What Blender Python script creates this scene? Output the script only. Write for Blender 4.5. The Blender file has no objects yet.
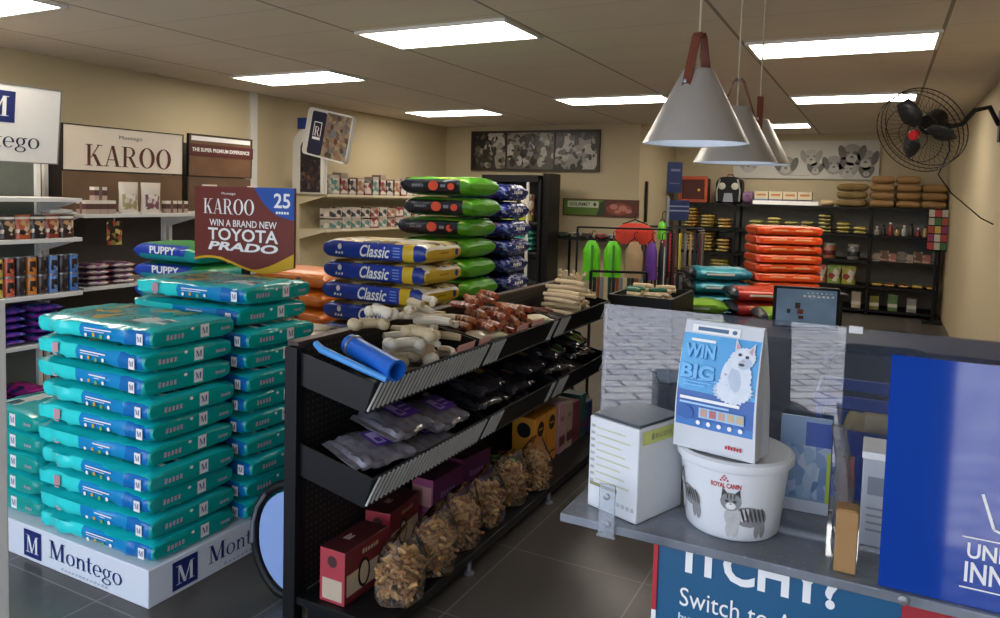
import bpy, bmesh, math, random
from mathutils import Vector, Matrix, noise
SC = bpy.context.scene
C = SC.collection
rnd = random.Random(11)
PI = math.pi
ORD = ['first', 'second', 'third', 'fourth', 'fifth', 'sixth', 'seventh', 'eighth', 'ninth', 'tenth', 'eleventh',
       'twelfth', 'thirteenth', 'fourteenth', 'fifteenth', 'sixteenth', 'seventeenth', 'eighteenth', 'nineteenth', 'twentieth',
       'twenty-first', 'twenty-second', 'twenty-third', 'twenty-fourth', 'twenty-fifth', 'twenty-sixth', 'twenty-seventh', 'twenty-eighth', 'twenty-ninth', 'thirtieth',
       'thirty-first', 'thirty-second', 'thirty-third', 'thirty-fourth', 'thirty-fifth', 'thirty-sixth', 'thirty-seventh', 'thirty-eighth']

# ------------------------------------------------------------------ materials
def lin(h):
    h = h.lstrip('#')
    o = []
    for i in (0, 2, 4):
        c = int(h[i:i+2], 16) / 255
        o.append(c / 12.92 if c <= .04045 else ((c + .055) / 1.055) ** 2.4)
    return (*o, 1)

def node(nt, t, **kw):
    n = nt.nodes.new(t)
    for k, v in kw.items(): setattr(n, k, v)
    return n

def base_mat(name, rough, metal=0, spec=.5):
    m = bpy.data.materials.new(name); m.use_nodes = True
    nt = m.node_tree
    b = nt.nodes['Principled BSDF']
    b.inputs['Roughness'].default_value = rough
    b.inputs['Metallic'].default_value = metal
    b.inputs['Specular IOR Level'].default_value = spec
    return m, nt, b

def mixc(nt, fac, a, b):
    n = node(nt, 'ShaderNodeMix', data_type='RGBA')
    for s, v in ((n.inputs[0], fac), (n.inputs[6], a), (n.inputs[7], b)):
        if hasattr(v, 'links'): nt.links.new(v, s)
        else: s.default_value = v
    return n.outputs[2]

def mth(nt, op, a, b=None, c=None):
    n = node(nt, 'ShaderNodeMath', operation=op)
    for i, v in enumerate((a, b, c)):
        if v is None: continue
        if hasattr(v, 'links'): nt.links.new(v, n.inputs[i])
        else: n.inputs[i].default_value = v
    return n.outputs[0]

def add_bump(nt, b, co, scale, strength, dist=.01, detail=2):
    n = node(nt, 'ShaderNodeTexNoise'); n.inputs['Scale'].default_value = scale; n.inputs['Detail'].default_value = detail
    nt.links.new(co, n.inputs['Vector'])
    bp = node(nt, 'ShaderNodeBump'); bp.inputs['Strength'].default_value = strength; bp.inputs['Distance'].default_value = dist
    nt.links.new(n.outputs['Fac'], bp.inputs['Height']); nt.links.new(bp.outputs[0], b.inputs['Normal'])

def shade(h, k):
    c = lin(h); return (min(1, c[0]*k), min(1, c[1]*k), min(1, c[2]*k), 1)

def mat(name, col, rough=.5, metal=0, var=.12, scale=18, bump=0, bscale=30, spec=.5):
    m, nt, b = base_mat(name, rough, metal, spec)
    tc = node(nt, 'ShaderNodeTexCoord'); n = node(nt, 'ShaderNodeTexNoise')
    n.inputs['Scale'].default_value = scale; n.inputs['Detail'].default_value = 3
    nt.links.new(tc.outputs['Object'], n.inputs['Vector'])
    nt.links.new(mixc(nt, n.outputs['Fac'], shade(col, 1 - var), shade(col, 1 + var)), b.inputs['Base Color'])
    if bump: add_bump(nt, b, tc.outputs['Object'], bscale, bump)
    return m

def voro(nt, co, scale, cols, stretch=None):
    v = node(nt, 'ShaderNodeTexVoronoi'); v.inputs['Scale'].default_value = scale
    if stretch:
        mp = node(nt, 'ShaderNodeMapping'); mp.inputs['Scale'].default_value = stretch
        nt.links.new(co, mp.inputs['Vector']); co = mp.outputs[0]
    nt.links.new(co, v.inputs['Vector'])
    sp = node(nt, 'ShaderNodeSeparateColor'); nt.links.new(v.outputs['Color'], sp.inputs[0])
    r = node(nt, 'ShaderNodeValToRGB'); r.color_ramp.interpolation = 'CONSTANT'
    el = r.color_ramp.elements
    while len(el) < len(cols): el.new(.5)
    for i, c in enumerate(cols):
        el[i].position = i / len(cols); el[i].color = lin(c)
    nt.links.new(sp.outputs[0], r.inputs[0])
    return r.outputs[0]

def zmat(name, base, zones, rough=.35, metal=0, bump=.25, bscale=14, spec=.5, var=.1):
    """base colour plus printed zones: (colour, {'x':(lo,hi), 'nz':(lo,hi) ...}) in the object's own space"""
    m, nt, b = base_mat(name, rough, metal, spec)
    tc = node(nt, 'ShaderNodeTexCoord')
    so = node(nt, 'ShaderNodeSeparateXYZ'); nt.links.new(tc.outputs['Object'], so.inputs[0])
    sn = node(nt, 'ShaderNodeSeparateXYZ'); nt.links.new(tc.outputs['Normal'], sn.inputs[0])
    sock = {'x': so.outputs[0], 'y': so.outputs[1], 'z': so.outputs[2], 'nx': sn.outputs[0], 'ny': sn.outputs[1], 'nz': sn.outputs[2]}
    def colour(c):
        if isinstance(c, tuple): return voro(nt, tc.outputs['Object'], c[1], c[2], c[3] if len(c) > 3 else None)
        return lin(c)
    cur = colour(base)
    for col, lim in zones:
        msk = None
        for k, (lo, hi) in lim.items():
            for op, v in (('GREATER_THAN', lo), ('LESS_THAN', hi)):
                if v is None: continue
                q = mth(nt, op, sock[k], v)
                msk = q if msk is None else mth(nt, 'MULTIPLY', msk, q)
        cur = mixc(nt, msk, cur, colour(col))
    n = node(nt, 'ShaderNodeTexNoise'); n.inputs['Scale'].default_value = 9
    nt.links.new(tc.outputs['Object'], n.inputs['Vector'])
    k = node(nt, 'ShaderNodeMix', data_type='RGBA', blend_type='MULTIPLY'); k.inputs[0].default_value = 1
    nt.links.new(cur, k.inputs[6]) if hasattr(cur, 'links') else setattr(k.inputs[6], 'default_value', cur)
    nt.links.new(mixc(nt, n.outputs['Fac'], (1-var*2, 1-var*2, 1-var*2, 1), (1, 1, 1, 1)), k.inputs[7])
    nt.links.new(k.outputs[2], b.inputs['Base Color'])
    if bump: add_bump(nt, b, tc.outputs['Object'], bscale, bump)
    return m

def emat(name, col, strength):
    m = bpy.data.materials.new(name); m.use_nodes = True; nt = m.node_tree; nt.nodes.clear()
    e = node(nt, 'ShaderNodeEmission'); o = node(nt, 'ShaderNodeOutputMaterial')
    e.inputs[0].default_value = lin(col); e.inputs[1].default_value = strength
    nt.links.new(e.outputs[0], o.inputs[0]); return m

def clear_mat(name, tint, ior=1.5, rough=.0, haze=0, hazecol='c8d0dc'):
    m = bpy.data.materials.new(name); m.use_nodes = True; nt = m.node_tree; nt.nodes.clear()
    o = node(nt, 'ShaderNodeOutputMaterial'); t = node(nt, 'ShaderNodeBsdfTransparent'); g = node(nt, 'ShaderNodeBsdfGlossy')
    t.inputs[0].default_value = lin(tint); g.inputs['Roughness'].default_value = rough
    f = node(nt, 'ShaderNodeFresnel'); f.inputs[0].default_value = ior
    mx = node(nt, 'ShaderNodeMixShader')
    nt.links.new(f.outputs[0], mx.inputs[0]); nt.links.new(g.outputs[0], mx.inputs[2])
    src = t.outputs[0]
    if haze:
        d = node(nt, 'ShaderNodeBsdfDiffuse'); d.inputs[0].default_value = lin(hazecol)
        h = node(nt, 'ShaderNodeMixShader')
        tc = node(nt, 'ShaderNodeTexCoord'); n = node(nt, 'ShaderNodeTexNoise'); n.inputs['Scale'].default_value = 7; n.inputs['Detail'].default_value = 5
        nt.links.new(tc.outputs['Object'], n.inputs['Vector'])
        sv = node(nt, 'ShaderNodeTexVoronoi'); sv.inputs['Scale'].default_value = 38; sv.inputs['Randomness'].default_value = .5
        nt.links.new(tc.outputs['Object'], sv.inputs['Vector'])
        nt.links.new(mth(nt, 'ADD', mth(nt, 'MULTIPLY', n.outputs['Fac'], haze * 2), mth(nt, 'MULTIPLY', mth(nt, 'LESS_THAN', sv.outputs['Distance'], .13), .12)), h.inputs[0])
        nt.links.new(t.outputs[0], h.inputs[1]); nt.links.new(d.outputs[0], h.inputs[2]); src = h.outputs[0]
    nt.links.new(src, mx.inputs[1]); nt.links.new(mx.outputs[0], o.inputs[0]); return m

# ------------------------------------------------------------------ mesh helpers
class MB:
    def __init__(s): s.v, s.f, s.m, s.s = [], [], [], []
    def add(s, vs, fs, mi=0, smooth=False, M=None):
        k = len(s.v)
        s.v += [tuple(M @ Vector(p)) if M else tuple(p) for p in vs]
        for f in fs: s.f.append([i + k for i in f]); s.m.append(mi); s.s.append(smooth)
        return s
    def box(s, x0, x1, y0, y1, z0, z1, mi=0, M=None):
        vs = [(x0,y0,z0),(x1,y0,z0),(x1,y1,z0),(x0,y1,z0),(x0,y0,z1),(x1,y0,z1),(x1,y1,z1),(x0,y1,z1)]
        return s.add(vs, [(0,3,2,1),(4,5,6,7),(0,1,5,4),(1,2,6,5),(2,3,7,6),(3,0,4,7)], mi, False, M)
    def tube(s, pts, r, seg=8, mi=0, closed=False, M=None):
        pts = [Vector(p) for p in pts]; n = len(pts); rr = r if isinstance(r, (list, tuple)) else [r] * n
        vs, fs = [], []; up = None
        for i, p in enumerate(pts):
            a = pts[i-1] if (i or closed) else p; b = pts[(i+1) % n] if (i < n-1 or closed) else p
            d = (b - a).normalized()
            if up is None: up = Vector((0,0,1)) if abs(d.z) < .9 else Vector((1,0,0))
            x = d.cross(up).normalized(); y = x.cross(d).normalized(); up = y
            for k in range(seg):
                t = 2*PI*k/seg; vs.append(p + (x*math.cos(t) + y*math.sin(t))*rr[i])
        for i in range(n if closed else n-1):
            j = (i+1) % n
            for k in range(seg): fs.append((i*seg+k, i*seg+(k+1) % seg, j*seg+(k+1) % seg, j*seg+k))
        if not closed: fs += [tuple(range(seg))[::-1], tuple((n-1)*seg+k for k in range(seg))]
        return s.add(vs, fs, mi, True, M)
    def lathe(s, prof, c=(0,0,0), seg=24, mi=0, M=None, cap=True):
        vs, fs = [], []; n = len(prof)
        for r, z in prof:
            for k in range(seg):
                t = 2*PI*k/seg; vs.append((c[0]+r*math.cos(t), c[1]+r*math.sin(t), c[2]+z))
        for i in range(n-1):
            for k in range(seg): fs.append((i*seg+k, i*seg+(k+1) % seg, (i+1)*seg+(k+1) % seg, (i+1)*seg+k))
        if cap: fs += [tuple(range(seg))[::-1], tuple((n-1)*seg+k for k in range(seg))]
        return s.add(vs, fs, mi, True, M)
    def ball(s, c, r, mi=0, seg=10, rings=7, M=None):
        r = r if isinstance(r, (tuple, list)) else (r, r, r)
        vs, fs = [], []
        for i in range(rings+1):
            t = PI*i/rings
            for k in range(seg):
                p = 2*PI*k/seg
                vs.append((c[0]+r[0]*math.sin(t)*math.cos(p), c[1]+r[1]*math.sin(t)*math.sin(p), c[2]-r[2]*math.cos(t)))
        for i in range(rings):
            for k in range(seg): fs.append((i*seg+k, i*seg+(k+1) % seg, (i+1)*seg+(k+1) % seg, (i+1)*seg+k))
        return s.add(vs, fs, mi, True, M)
    def prism(s, poly, z0, z1, mi=0, M=None):
        n = len(poly); vs = [(x,y,z0) for x,y in poly] + [(x,y,z1) for x,y in poly]
        fs = [tuple(range(n))[::-1], tuple(range(n, 2*n))] + [(i, (i+1) % n, n+(i+1) % n, n+i) for i in range(n)]
        return s.add(vs, fs, mi, False, M)
    def mesh(s, name, mats):
        me = bpy.data.meshes.new(name); me.from_pydata(s.v, [], s.f)
        for m in (mats if isinstance(mats, (list, tuple)) else [mats]): me.materials.append(m)
        me.polygons.foreach_set('material_index', s.m); me.polygons.foreach_set('use_smooth', s.s)
        me.validate(); me.update(); me.set_sharp_from_angle(angle=math.radians(50)); return me
    def build(s, name, mats, parent=None, M=None, bevel=0, seg=2):
        return link(name, s.mesh(name, mats), parent, M, bevel, seg)

def link(name, me, parent=None, M=None, bevel=0, seg=2):
    o = bpy.data.objects.new(name, me); C.objects.link(o)
    if parent: o.parent = parent
    if M is not None: o.matrix_local = M
    if bevel:
        b = o.modifiers.new('bevel', 'BEVEL'); b.width = bevel; b.segments = seg; b.limit_method = 'ANGLE'
    return o

def tag(o, label, cat, group=None):
    o['label'] = label; o['category'] = cat
    if group: o['group'] = group
    return o
def struct(o): o['kind'] = 'structure'; return o
def thing(name, label, cat, loc=(0,0,0), rz=0, group=None):
    o = bpy.data.objects.new(name, None); C.objects.link(o); o.empty_display_size = .05
    o.location = loc; o.rotation_euler = (0,0,rz); return tag(o, label, cat, group)
def kids(o): return [c for c in C.objects if c.parent == o]
KID = {}
LASTROOT = [None]
def dup(root, loc, rz, label, group=None, tilt=(0,0)):
    if root.name not in KID: KID[root.name] = [(c, kids(c)) for c in kids(root)]
    r = root.copy(); C.objects.link(r); r.location = loc; r.rotation_euler = (tilt[0], tilt[1], rz); r['label'] = label; LASTROOT[0] = r
    if group: r['group'] = group
    for c, gs in KID[root.name]:
        d = c.copy(); C.objects.link(d); d.parent = r
        for g in gs:
            e = g.copy(); C.objects.link(e); e.parent = d
    return r
class Proto:
    """first call moves the model itself, later calls copy it"""
    def __init__(s, o): s.o = o; s.used = False
    def put(s, loc, rz, label, group=None, tilt=(0,0)):
        if s.used: return dup(s.o, loc, rz, label, group, tilt)
        s.used = True; LASTROOT[0] = s.o; KID[s.o.name] = [(c, kids(c)) for c in kids(s.o)]
        s.o.location = loc; s.o.rotation_euler = (tilt[0], tilt[1], rz); s.o['label'] = label
        if group: s.o['group'] = group
        return s.o

T = Matrix.Translation
def Rz(a): return Matrix.Rotation(a, 4, 'Z')
def Rx(a): return Matrix.Rotation(a, 4, 'X')
def Ry(a): return Matrix.Rotation(a, 4, 'Y')
FACE = {'-Y': Rx(PI/2), '+X': Rz(PI/2) @ Rx(PI/2), '+Y': Rz(PI) @ Rx(PI/2), '-X': Rz(-PI/2) @ Rx(PI/2), '+Z': Matrix()}
def on(face, p): return T(Vector(p)) @ FACE[face]

# ------------------------------------------------------------------ lettering
TXT = {}
def text_mesh(s, shear=0, fat=0, space=1):
    k = (s, shear, fat, space)
    if k in TXT: return TXT[k]
    cu = bpy.data.curves.new('lettering', 'FONT'); cu.body = s; cu.shear = shear; cu.offset = fat; cu.space_character = space; cu.resolution_u = 3
    o = bpy.data.objects.new('lettering', cu); C.objects.link(o)
    me = bpy.data.meshes.new_from_object(o.evaluated_get(bpy.context.evaluated_depsgraph_get()))
    bpy.data.objects.remove(o)
    vs = [v.co.copy() for v in me.vertices]
    x0, x1 = min(v.x for v in vs), max(v.x for v in vs); y0, y1 = min(v.y for v in vs), max(v.y for v in vs)
    TXT[k] = ([((v.x-x0)/(x1-x0)-.5, (v.y-y0)/(y1-y0)-.5, 0) for v in vs], [tuple(p.vertices) for p in me.polygons])
    bpy.data.meshes.remove(me); return TXT[k]
def put_text(mb, s, cx, cy, w, h, mi=0, shear=0, fat=0, z=0):
    vs, fs = text_mesh(s, shear, fat)
    return mb.add([(cx+x*w, cy+y*h, z) for x, y, _ in vs], fs, mi)

def marks(mb, n, cx, cy, w, h, mi=0, z=0, **_):
    """unreadable small print: a run of letter-sized strokes"""
    rr = random.Random(n*7); p = w/n
    for i in range(n):
        x = cx-w/2+i*p; b = h*(.5 if i == 0 else rr.uniform(.25, .45))
        mb.add([(x, cy-h*.4, z), (x+p*.62, cy-h*.4, z), (x+p*.72, cy+b, z), (x+p*.1, cy+b, z)], [(0,1,2,3)], mi)
    return mb
def rc(x0, y0, x1, y1): return [[(x0,y0),(x1,y0),(x1,y1),(x0,y1)]]
def sl(xa, xb, w, ya=0, yb=1): return [[(xa,ya),(xa+w,ya),(xb+w,yb),(xb,yb)]]
def ring(cx, cy, rx, ry, tx, ty, a0=0, a1=360, n=20):
    out = []
    for i in range(n):
        t, u = math.radians(a0+(a1-a0)*i/n), math.radians(a0+(a1-a0)*(i+1)/n)
        out.append([(cx+rx*math.cos(t), cy+ry*math.sin(t)), (cx+rx*math.cos(u), cy+ry*math.sin(u)),
                    (cx+(rx-tx)*math.cos(u), cy+(ry-ty)*math.sin(u)), (cx+(rx-tx)*math.cos(t), cy+(ry-ty)*math.sin(t))])
    return out
SF = .035
GL = {
 'M': (rc(0,0,.3,SF)+rc(0,1-SF,.25,1)+rc(.12,0,.17,1)+sl(.14,.5,-.0,1,1)+sl(.42,.1,.16,0,1)+sl(.46,.8,.06,0,1)+rc(.78,0,.94,1)+rc(.7,0,1.04,SF)+rc(.8,1-SF,1.04,1), 1.1),
 'K': (rc(0,0,.36,SF)+rc(0,1-SF,.36,1)+rc(.1,0,.26,1)+sl(.26,.66,.06,.38,1)+sl(.64,.34,.18,0,.55)+rc(.58,1-SF,.88,1)+rc(.56,0,.92,SF), .95),
 'A': (sl(.1,.42,.05,0,1)+sl(.66,.38,.17,0,1)+rc(.22,.3,.7,.34)+rc(0,0,.26,SF)+rc(.58,0,.94,SF), .97),
 'R': (rc(0,0,.36,SF)+rc(0,1-SF,.4,1)+rc(.1,0,.26,1)+ring(.4,.74,.34,.26,.15,.04,-90,90,12)+rc(.26,.48,.42,.52)+sl(.66,.36,.18,0,.5)+rc(.62,0,.96,SF), .98),
 'O': (ring(.46,.5,.46,.52,.2,.04), 1.0),
 'o': (ring(.28,.3,.28,.32,.11,.035), .62),
 'n': (rc(0,0,.26,SF)+rc(.08,0,.19,.6)+rc(0,.58,.14,.6)+ring(.34,.42,.2,.19,.1,.06,0,180,10)+rc(.44,0,.54,.42)+rc(.37,0,.62,SF), .66),
 't': (rc(.1,.08,.21,.82)+rc(0,.56,.36,.6)+ring(.24,.12,.14,.13,.09,.04,180,320,8), .4),
 'e': (ring(.27,.3,.27,.32,.11,.035,0,318)+rc(.05,.3,.53,.335), .58),
 'g': (ring(.25,.38,.22,.23,.1,.035)+ring(.25,-.08,.27,.17,.09,.04)+rc(.12,.06,.2,.17)+rc(.4,.54,.56,.59), .6),
 'r': (rc(0,0,.26,SF)+rc(.08,0,.19,.6)+rc(0,.58,.14,.6)+ring(.33,.42,.16,.18,.06,.07,50,170,8), .46),
 'i': (rc(0,0,.26,SF)+rc(.08,0,.19,.58)+ring(.135,.76,.07,.07,.07,.07), .32),
}
def serif(mb, s, cx, cy, w, h, mi=0, z=0):
    tot = sum(GL[c][1] for c in s) - .06; k = w / tot; x = cx - w/2
    for c in s:
        polys, adv = GL[c]
        for p in polys:
            q = [(x + a*k, cy + (b-.5)*h, z) for a, b in p]
            ar = sum(q[i][0]*q[(i+1) % len(q)][1]-q[(i+1) % len(q)][0]*q[i][1] for i in range(len(q)))
            mb.add(q if ar > 0 else q[::-1], [tuple(range(len(q)))], mi)
        x += adv*k
    return mb
def rect(mb, x0, y0, x1, y1, mi=0, z=0): return mb.add([(x0,y0,z),(x1,y0,z),(x1,y1,z),(x0,y1,z)], [(0,1,2,3)], mi)
def blob(mb, cx, cy, rx, ry, mi=0, z=0, rot=0, n=16):
    c, s = math.cos(rot), math.sin(rot)
    vs = [(cx+rx*math.cos(2*PI*i/n)*c-ry*math.sin(2*PI*i/n)*s, cy+rx*math.cos(2*PI*i/n)*s+ry*math.sin(2*PI*i/n)*c, z) for i in range(n)]
    return mb.add(vs, [tuple(range(n))], mi)

def sack_mb(L, W, Tk, seed, n=4.0, amp=.004, flat=.3, nu=24, nv=28, flange=.02, e=11):
    """filled sack lying flat on z=0: long axis x, sealed at both ends"""
    mb = MB(); vs, fs = [], []; r = random.Random(seed); off = Vector((r.random()*50, r.random()*50, 0))
    us = [-1 + 2*i/nu for i in range(nu+1)]
    us = [math.copysign(abs(u)**.75, u) for u in us]
    body = L/2 - (flange if e < 10 else .004)
    us = [math.copysign(abs(u)**.7, u) for u in us]
    tip = .02 if e < 10 else flat*.6
    rows = [(-L/2, tip, .93)] + [(u*body, max(flat, (1-abs(u)**e)**.5), 1-.06*abs(u)**(e-2)) for u in us] + [(L/2, tip, .93)]
    for x, tp, wp in rows:
        for k in range(nv):
            a = 2*PI*k/nv; ca, sa = math.cos(a), math.sin(a)
            y = math.copysign(abs(ca)**(2/n), ca)*W/2*wp; z = math.copysign(abs(sa)**(2/n), sa)*tp
            p = Vector((x, y, Tk/2*(1+z)))
            d = noise.noise(p*9+off)*amp*1.6 + noise.noise(Vector((p.x*30, p.y*22, p.z*40))+off)*amp*.8
            if p.z < Tk*.12: d *= .15
            elif p.z > Tk*.8: d = -abs(d)*.8
            q = Vector((0, y/(W/2), z)).normalized() if abs(y)+abs(z) > 0 else Vector((0,0,1))
            p += q*d
            p.z = min(max(p.z, 0), Tk); vs.append(p)
    m = len(rows)
    for i in range(m-1):
        for k in range(nv): fs.append((i*nv+k, i*nv+(k+1) % nv, (i+1)*nv+(k+1) % nv, (i+1)*nv+k))
    fs += [tuple(range(nv)), tuple((m-1)*nv+k for k in range(nv))[::-1]]
    return mb.add(vs, [f[::-1] for f in fs], 0, True)

def pouch_mb(W, H, D, seed, amp=.003, nx=8, nz=10):
    """stand-up pouch on z=0: wide along x, thin along y, sealed flat at the top"""
    mb = MB(); r = random.Random(seed); off = Vector((r.random()*40, 0, r.random()*40)); vs, fs = [], []
    ring_ = []
    for i in range(nz+1):
        t = i/nz; z = H*t
        th = D/2*(max(0, 1-t**2.2)**.6)*(.9+.1*math.sin(t*PI)) + .0015
        w = W/2*(1-.06*math.sin(t*PI)**2)
        for k in range(2*nx):
            if k < nx: u = -1+2*k/nx; sgn = -1
            else: u = 1-2*(k-nx)/nx; sgn = 1
            y = sgn*th*(1-abs(u)**3)**.7
            p = Vector((u*w, y, z)); p.y += noise.noise(p*25+off)*amp*(1 if t < .98 else .2)
            vs.append(p)
    n = 2*nx
    for i in range(nz):
        for k in range(n): fs.append((i*n+k, i*n+(k+1) % n, (i+1)*n+(k+1) % n, (i+1)*n+k))
    fs += [tuple(range(n))[::-1], tuple(nz*n+k for k in range(n))]
    return mb.add(vs, fs, 0, True)

from mathutils.bvhtree import BVHTree
from mathutils import Euler
def tree_of(o, z=None):
    L = Vector(o.location)
    if z is not None: L.z = z
    Mw = T(L) @ Euler(o.rotation_euler).to_matrix().to_4x4(); vs, ps = [], []
    for m, Ml in ([(o, Matrix())] if o.type == 'MESH' else [(c, c.matrix_basis) for c in kids(o)]):
        k = len(vs); vs += [Mw @ Ml @ v.co for v in m.data.vertices]; ps += [tuple(k+i for i in p.vertices) for p in m.data.polygons]
    lo = [min(v[i] for v in vs) for i in range(3)]; hi = [max(v[i] for v in vs) for i in range(3)]
    return BVHTree.FromPolygons(vs, ps), lo, hi
HEAP = {}
def settle(o, heap, step=.005, n=45):
    """lift o in small steps until it rests clear of what already lies in the heap"""
    others = HEAP.setdefault(heap, []); z0 = o.location.z
    for i in range(n):
        t, lo, hi = tree_of(o, z0+i*step)
        if not any(all(lo[k] < h2[k] and hi[k] > l2[k] for k in range(3)) and t.overlap(t2) for t2, l2, h2 in others): break
    else:
        if o.name not in KID:
            for c in ([] if o.type == 'MESH' else kids(o)): bpy.data.objects.remove(c)
            bpy.data.objects.remove(o); return None
    o.location.z = z0+i*step; others.append((t, lo, hi)); return o

# ------------------------------------------------------------------ common materials
M_WALL = mat('cream_paint', 'bcae8d', .7, var=.04, scale=3)
M_CEIL_LINE = '8d8274'
M_WHITE = mat('white_print', 'f0efec', .5, var=.03)
M_WHITEMETAL = mat('white_powder_coat', 'd9d8d2', .4, var=.03)
M_BEIGEMETAL = mat('ivory_powder_coat', 'cfc5a8', .45, var=.04)
M_BLACK = mat('black_powder_coat', '0e0e10', .5, var=.1, spec=.3)
M_BLACKGLOSS = mat('black_gloss', '0b0b0d', .38, var=.1, spec=.35)
M_DKGREY = mat('dark_grey_panel', '33343a', .5, var=.1)
M_GREY = mat('grey_metal', '8d8f92', .35, .6, var=.06)
M_ALU = mat('brushed_aluminium', 'c8c6c2', .42, .6, var=.05, scale=60)
M_NAVY = mat('navy_print', '1b2a6b', .4, var=.05)
M_NAVYDK = mat('dark_navy_print', '1c2340', .4, var=.05)
M_BROWNRED = mat('maroon_print', '6e2a22', .45, var=.05)
M_BROWNTXT = mat('dark_brown_print', '5a2c1e', .5, var=.1)
M_RED = mat('red_print', 'b3202c', .4, var=.05)
M_YELLOW = mat('yellow_print', 'd8a520', .4, var=.05)
M_WOODDK = mat('dark_wood', '2b211b', .5, var=.2)
M_KRAFT = mat('kraft_paper', 'a8794a', .7, var=.15, bump=.1)
M_CARD = mat('brown_cardboard', 'a07a4c', .8, var=.08)
M_ORANGE = mat('orange_film', 'cf5a1a', .35, var=.1, bump=.2, bscale=14)
M_LEATHER = mat('brown_leather', '6b3420', .55, var=.12)

# ------------------------------------------------------------------ the room
XL, XR, YB, YF, HC = -6.5, .84, 12.7, -.6, 2.7
XS, YS = -3.18, 10.6
def plane(name, m, vs):
    return struct(MB().add(vs, [tuple(range(len(vs)))], 0).build(name, m))
def floor_mat():
    m, nt, b = base_mat('grey_floor_tiles', .32)
    tc = node(nt, 'ShaderNodeTexCoord'); mp = node(nt, 'ShaderNodeMapping'); mp.inputs['Location'].default_value = (.2, .05, 0)
    nt.links.new(tc.outputs['Object'], mp.inputs[0])
    br = node(nt, 'ShaderNodeTexBrick', offset=0.0); br.inputs['Scale'].default_value = 1
    br.inputs['Brick Width'].default_value = .6; br.inputs['Row Height'].default_value = .6
    br.inputs['Mortar Size'].default_value = .004; br.inputs['Mortar Smooth'].default_value = .2
    br.inputs['Color1'].default_value = lin('4f4b46'); br.inputs['Color2'].default_value = lin('57524c'); br.inputs['Mortar'].default_value = lin('7d7a75')
    nt.links.new(mp.outputs[0], br.inputs['Vector'])
    n = node(nt, 'ShaderNodeTexNoise'); n.inputs['Scale'].default_value = 2.5; n.inputs['Detail'].default_value = 6
    nt.links.new(tc.outputs['Object'], n.inputs['Vector'])
    k = node(nt, 'ShaderNodeMix', data_type='RGBA', blend_type='MULTIPLY'); k.inputs[0].default_value = 1
    nt.links.new(br.outputs[0], k.inputs[6]); nt.links.new(mixc(nt, n.outputs['Fac'], (.72,.72,.72,1), (1.15,1.15,1.15,1)), k.inputs[7])
    nt.links.new(k.outputs[2], b.inputs['Base Color']); add_bump(nt, b, tc.outputs['Object'], 40, .05)
    return m
def ceil_mat():
    m, nt, b = base_mat('ceiling_tiles', .85)
    tc = node(nt, 'ShaderNodeTexCoord'); so = node(nt, 'ShaderNodeSeparateXYZ'); nt.links.new(tc.outputs['Object'], so.inputs[0])
    def line(s, off, step, half):
        q = mth(nt, 'FRACT', mth(nt, 'DIVIDE', mth(nt, 'ADD', s, off), step))
        q = mth(nt, 'ABSOLUTE', mth(nt, 'SUBTRACT', q, .5)); return mth(nt, 'GREATER_THAN', q, .5-half/step)
    lx = line(so.outputs[0], .915+12, 1.2, .011); ly = line(so.outputs[1], .15, .6, .004)
    n = node(nt, 'ShaderNodeTexNoise'); n.inputs['Scale'].default_value = 1.3; n.inputs['Detail'].default_value = 8
    nt.links.new(tc.outputs['Object'], n.inputs['Vector'])
    c = mixc(nt, n.outputs['Fac'], lin('cfc4b6'), lin('d9cec0'))
    c = mixc(nt, ly, c, lin('b5a999')); c = mixc(nt, lx, c, lin(M_CEIL_LINE))
    nt.links.new(c, b.inputs['Base Color']); return m
plane('floor', floor_mat(), [(XL,YF,0),(XR,YF,0),(XR,YB,0),(XL,YB,0)])
plane('ceiling', ceil_mat(), [(XL,YF,HC),(XL,YB,HC),(XR,YB,HC),(XR,YF,HC)])
def slab(name, *a, m=M_WALL): return struct(MB().box(*a).build(name, m))
slab('wall_left', XL-.15, XL, YF-.15, YS+.15, 0, HC)
slab('wall_back', XL, XS, YS, YB+.15, 0, HC)
slab('wall_recess', XS, XR, YB, YB+.15, 0, HC)
slab('wall_right', XR, XR+.15, YF-.15, YB+.15, 0, HC)
# shop front: open doorway behind the camera with a header above, plus an added reflection post
slab('wall_front', XL, -4.9, YF-.15, YF, 0, HC)
slab('trim_header', -4.9, XR, YF-.15, YF, 2.45, HC)
slab('reflection_blocker', -.12, .30, YF-.15, YF, 0, 2.45, m=M_BLACK)  # added unseen post, stands in for a person's dark reflection in the acrylic
slab('trim_trunking', XL, XL+.03, 6.27, 6.37, 0, HC, m=M_WHITEMETAL)
# pavement outside
def paving_mat():
    m, nt, b = base_mat('brick_paving', .8)
    tc = node(nt, 'ShaderNodeTexCoord'); mp = node(nt, 'ShaderNodeMapping'); mp.inputs['Rotation'].default_value = (0,0,.6)
    nt.links.new(tc.outputs['Object'], mp.inputs[0])
    br = node(nt, 'ShaderNodeTexBrick'); br.inputs['Scale'].default_value = 1
    br.inputs['Brick Width'].default_value = .42; br.inputs['Row Height'].default_value = .21; br.inputs['Mortar Size'].default_value = .014
    br.inputs['Color1'].default_value = lin('c4bfbd'); br.inputs['Color2'].default_value = lin('aca8aa'); br.inputs['Mortar'].default_value = lin('4f4a4c')
    nt.links.new(mp.outputs[0], br.inputs['Vector']); nt.links.new(br.outputs[0], b.inputs['Base Color']); return m
plane('ground_paving', paving_mat(), [(-14,-22,-.03),(12,-22,-.03),(12,YF,-.03),(-14,YF,-.03)])

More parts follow.
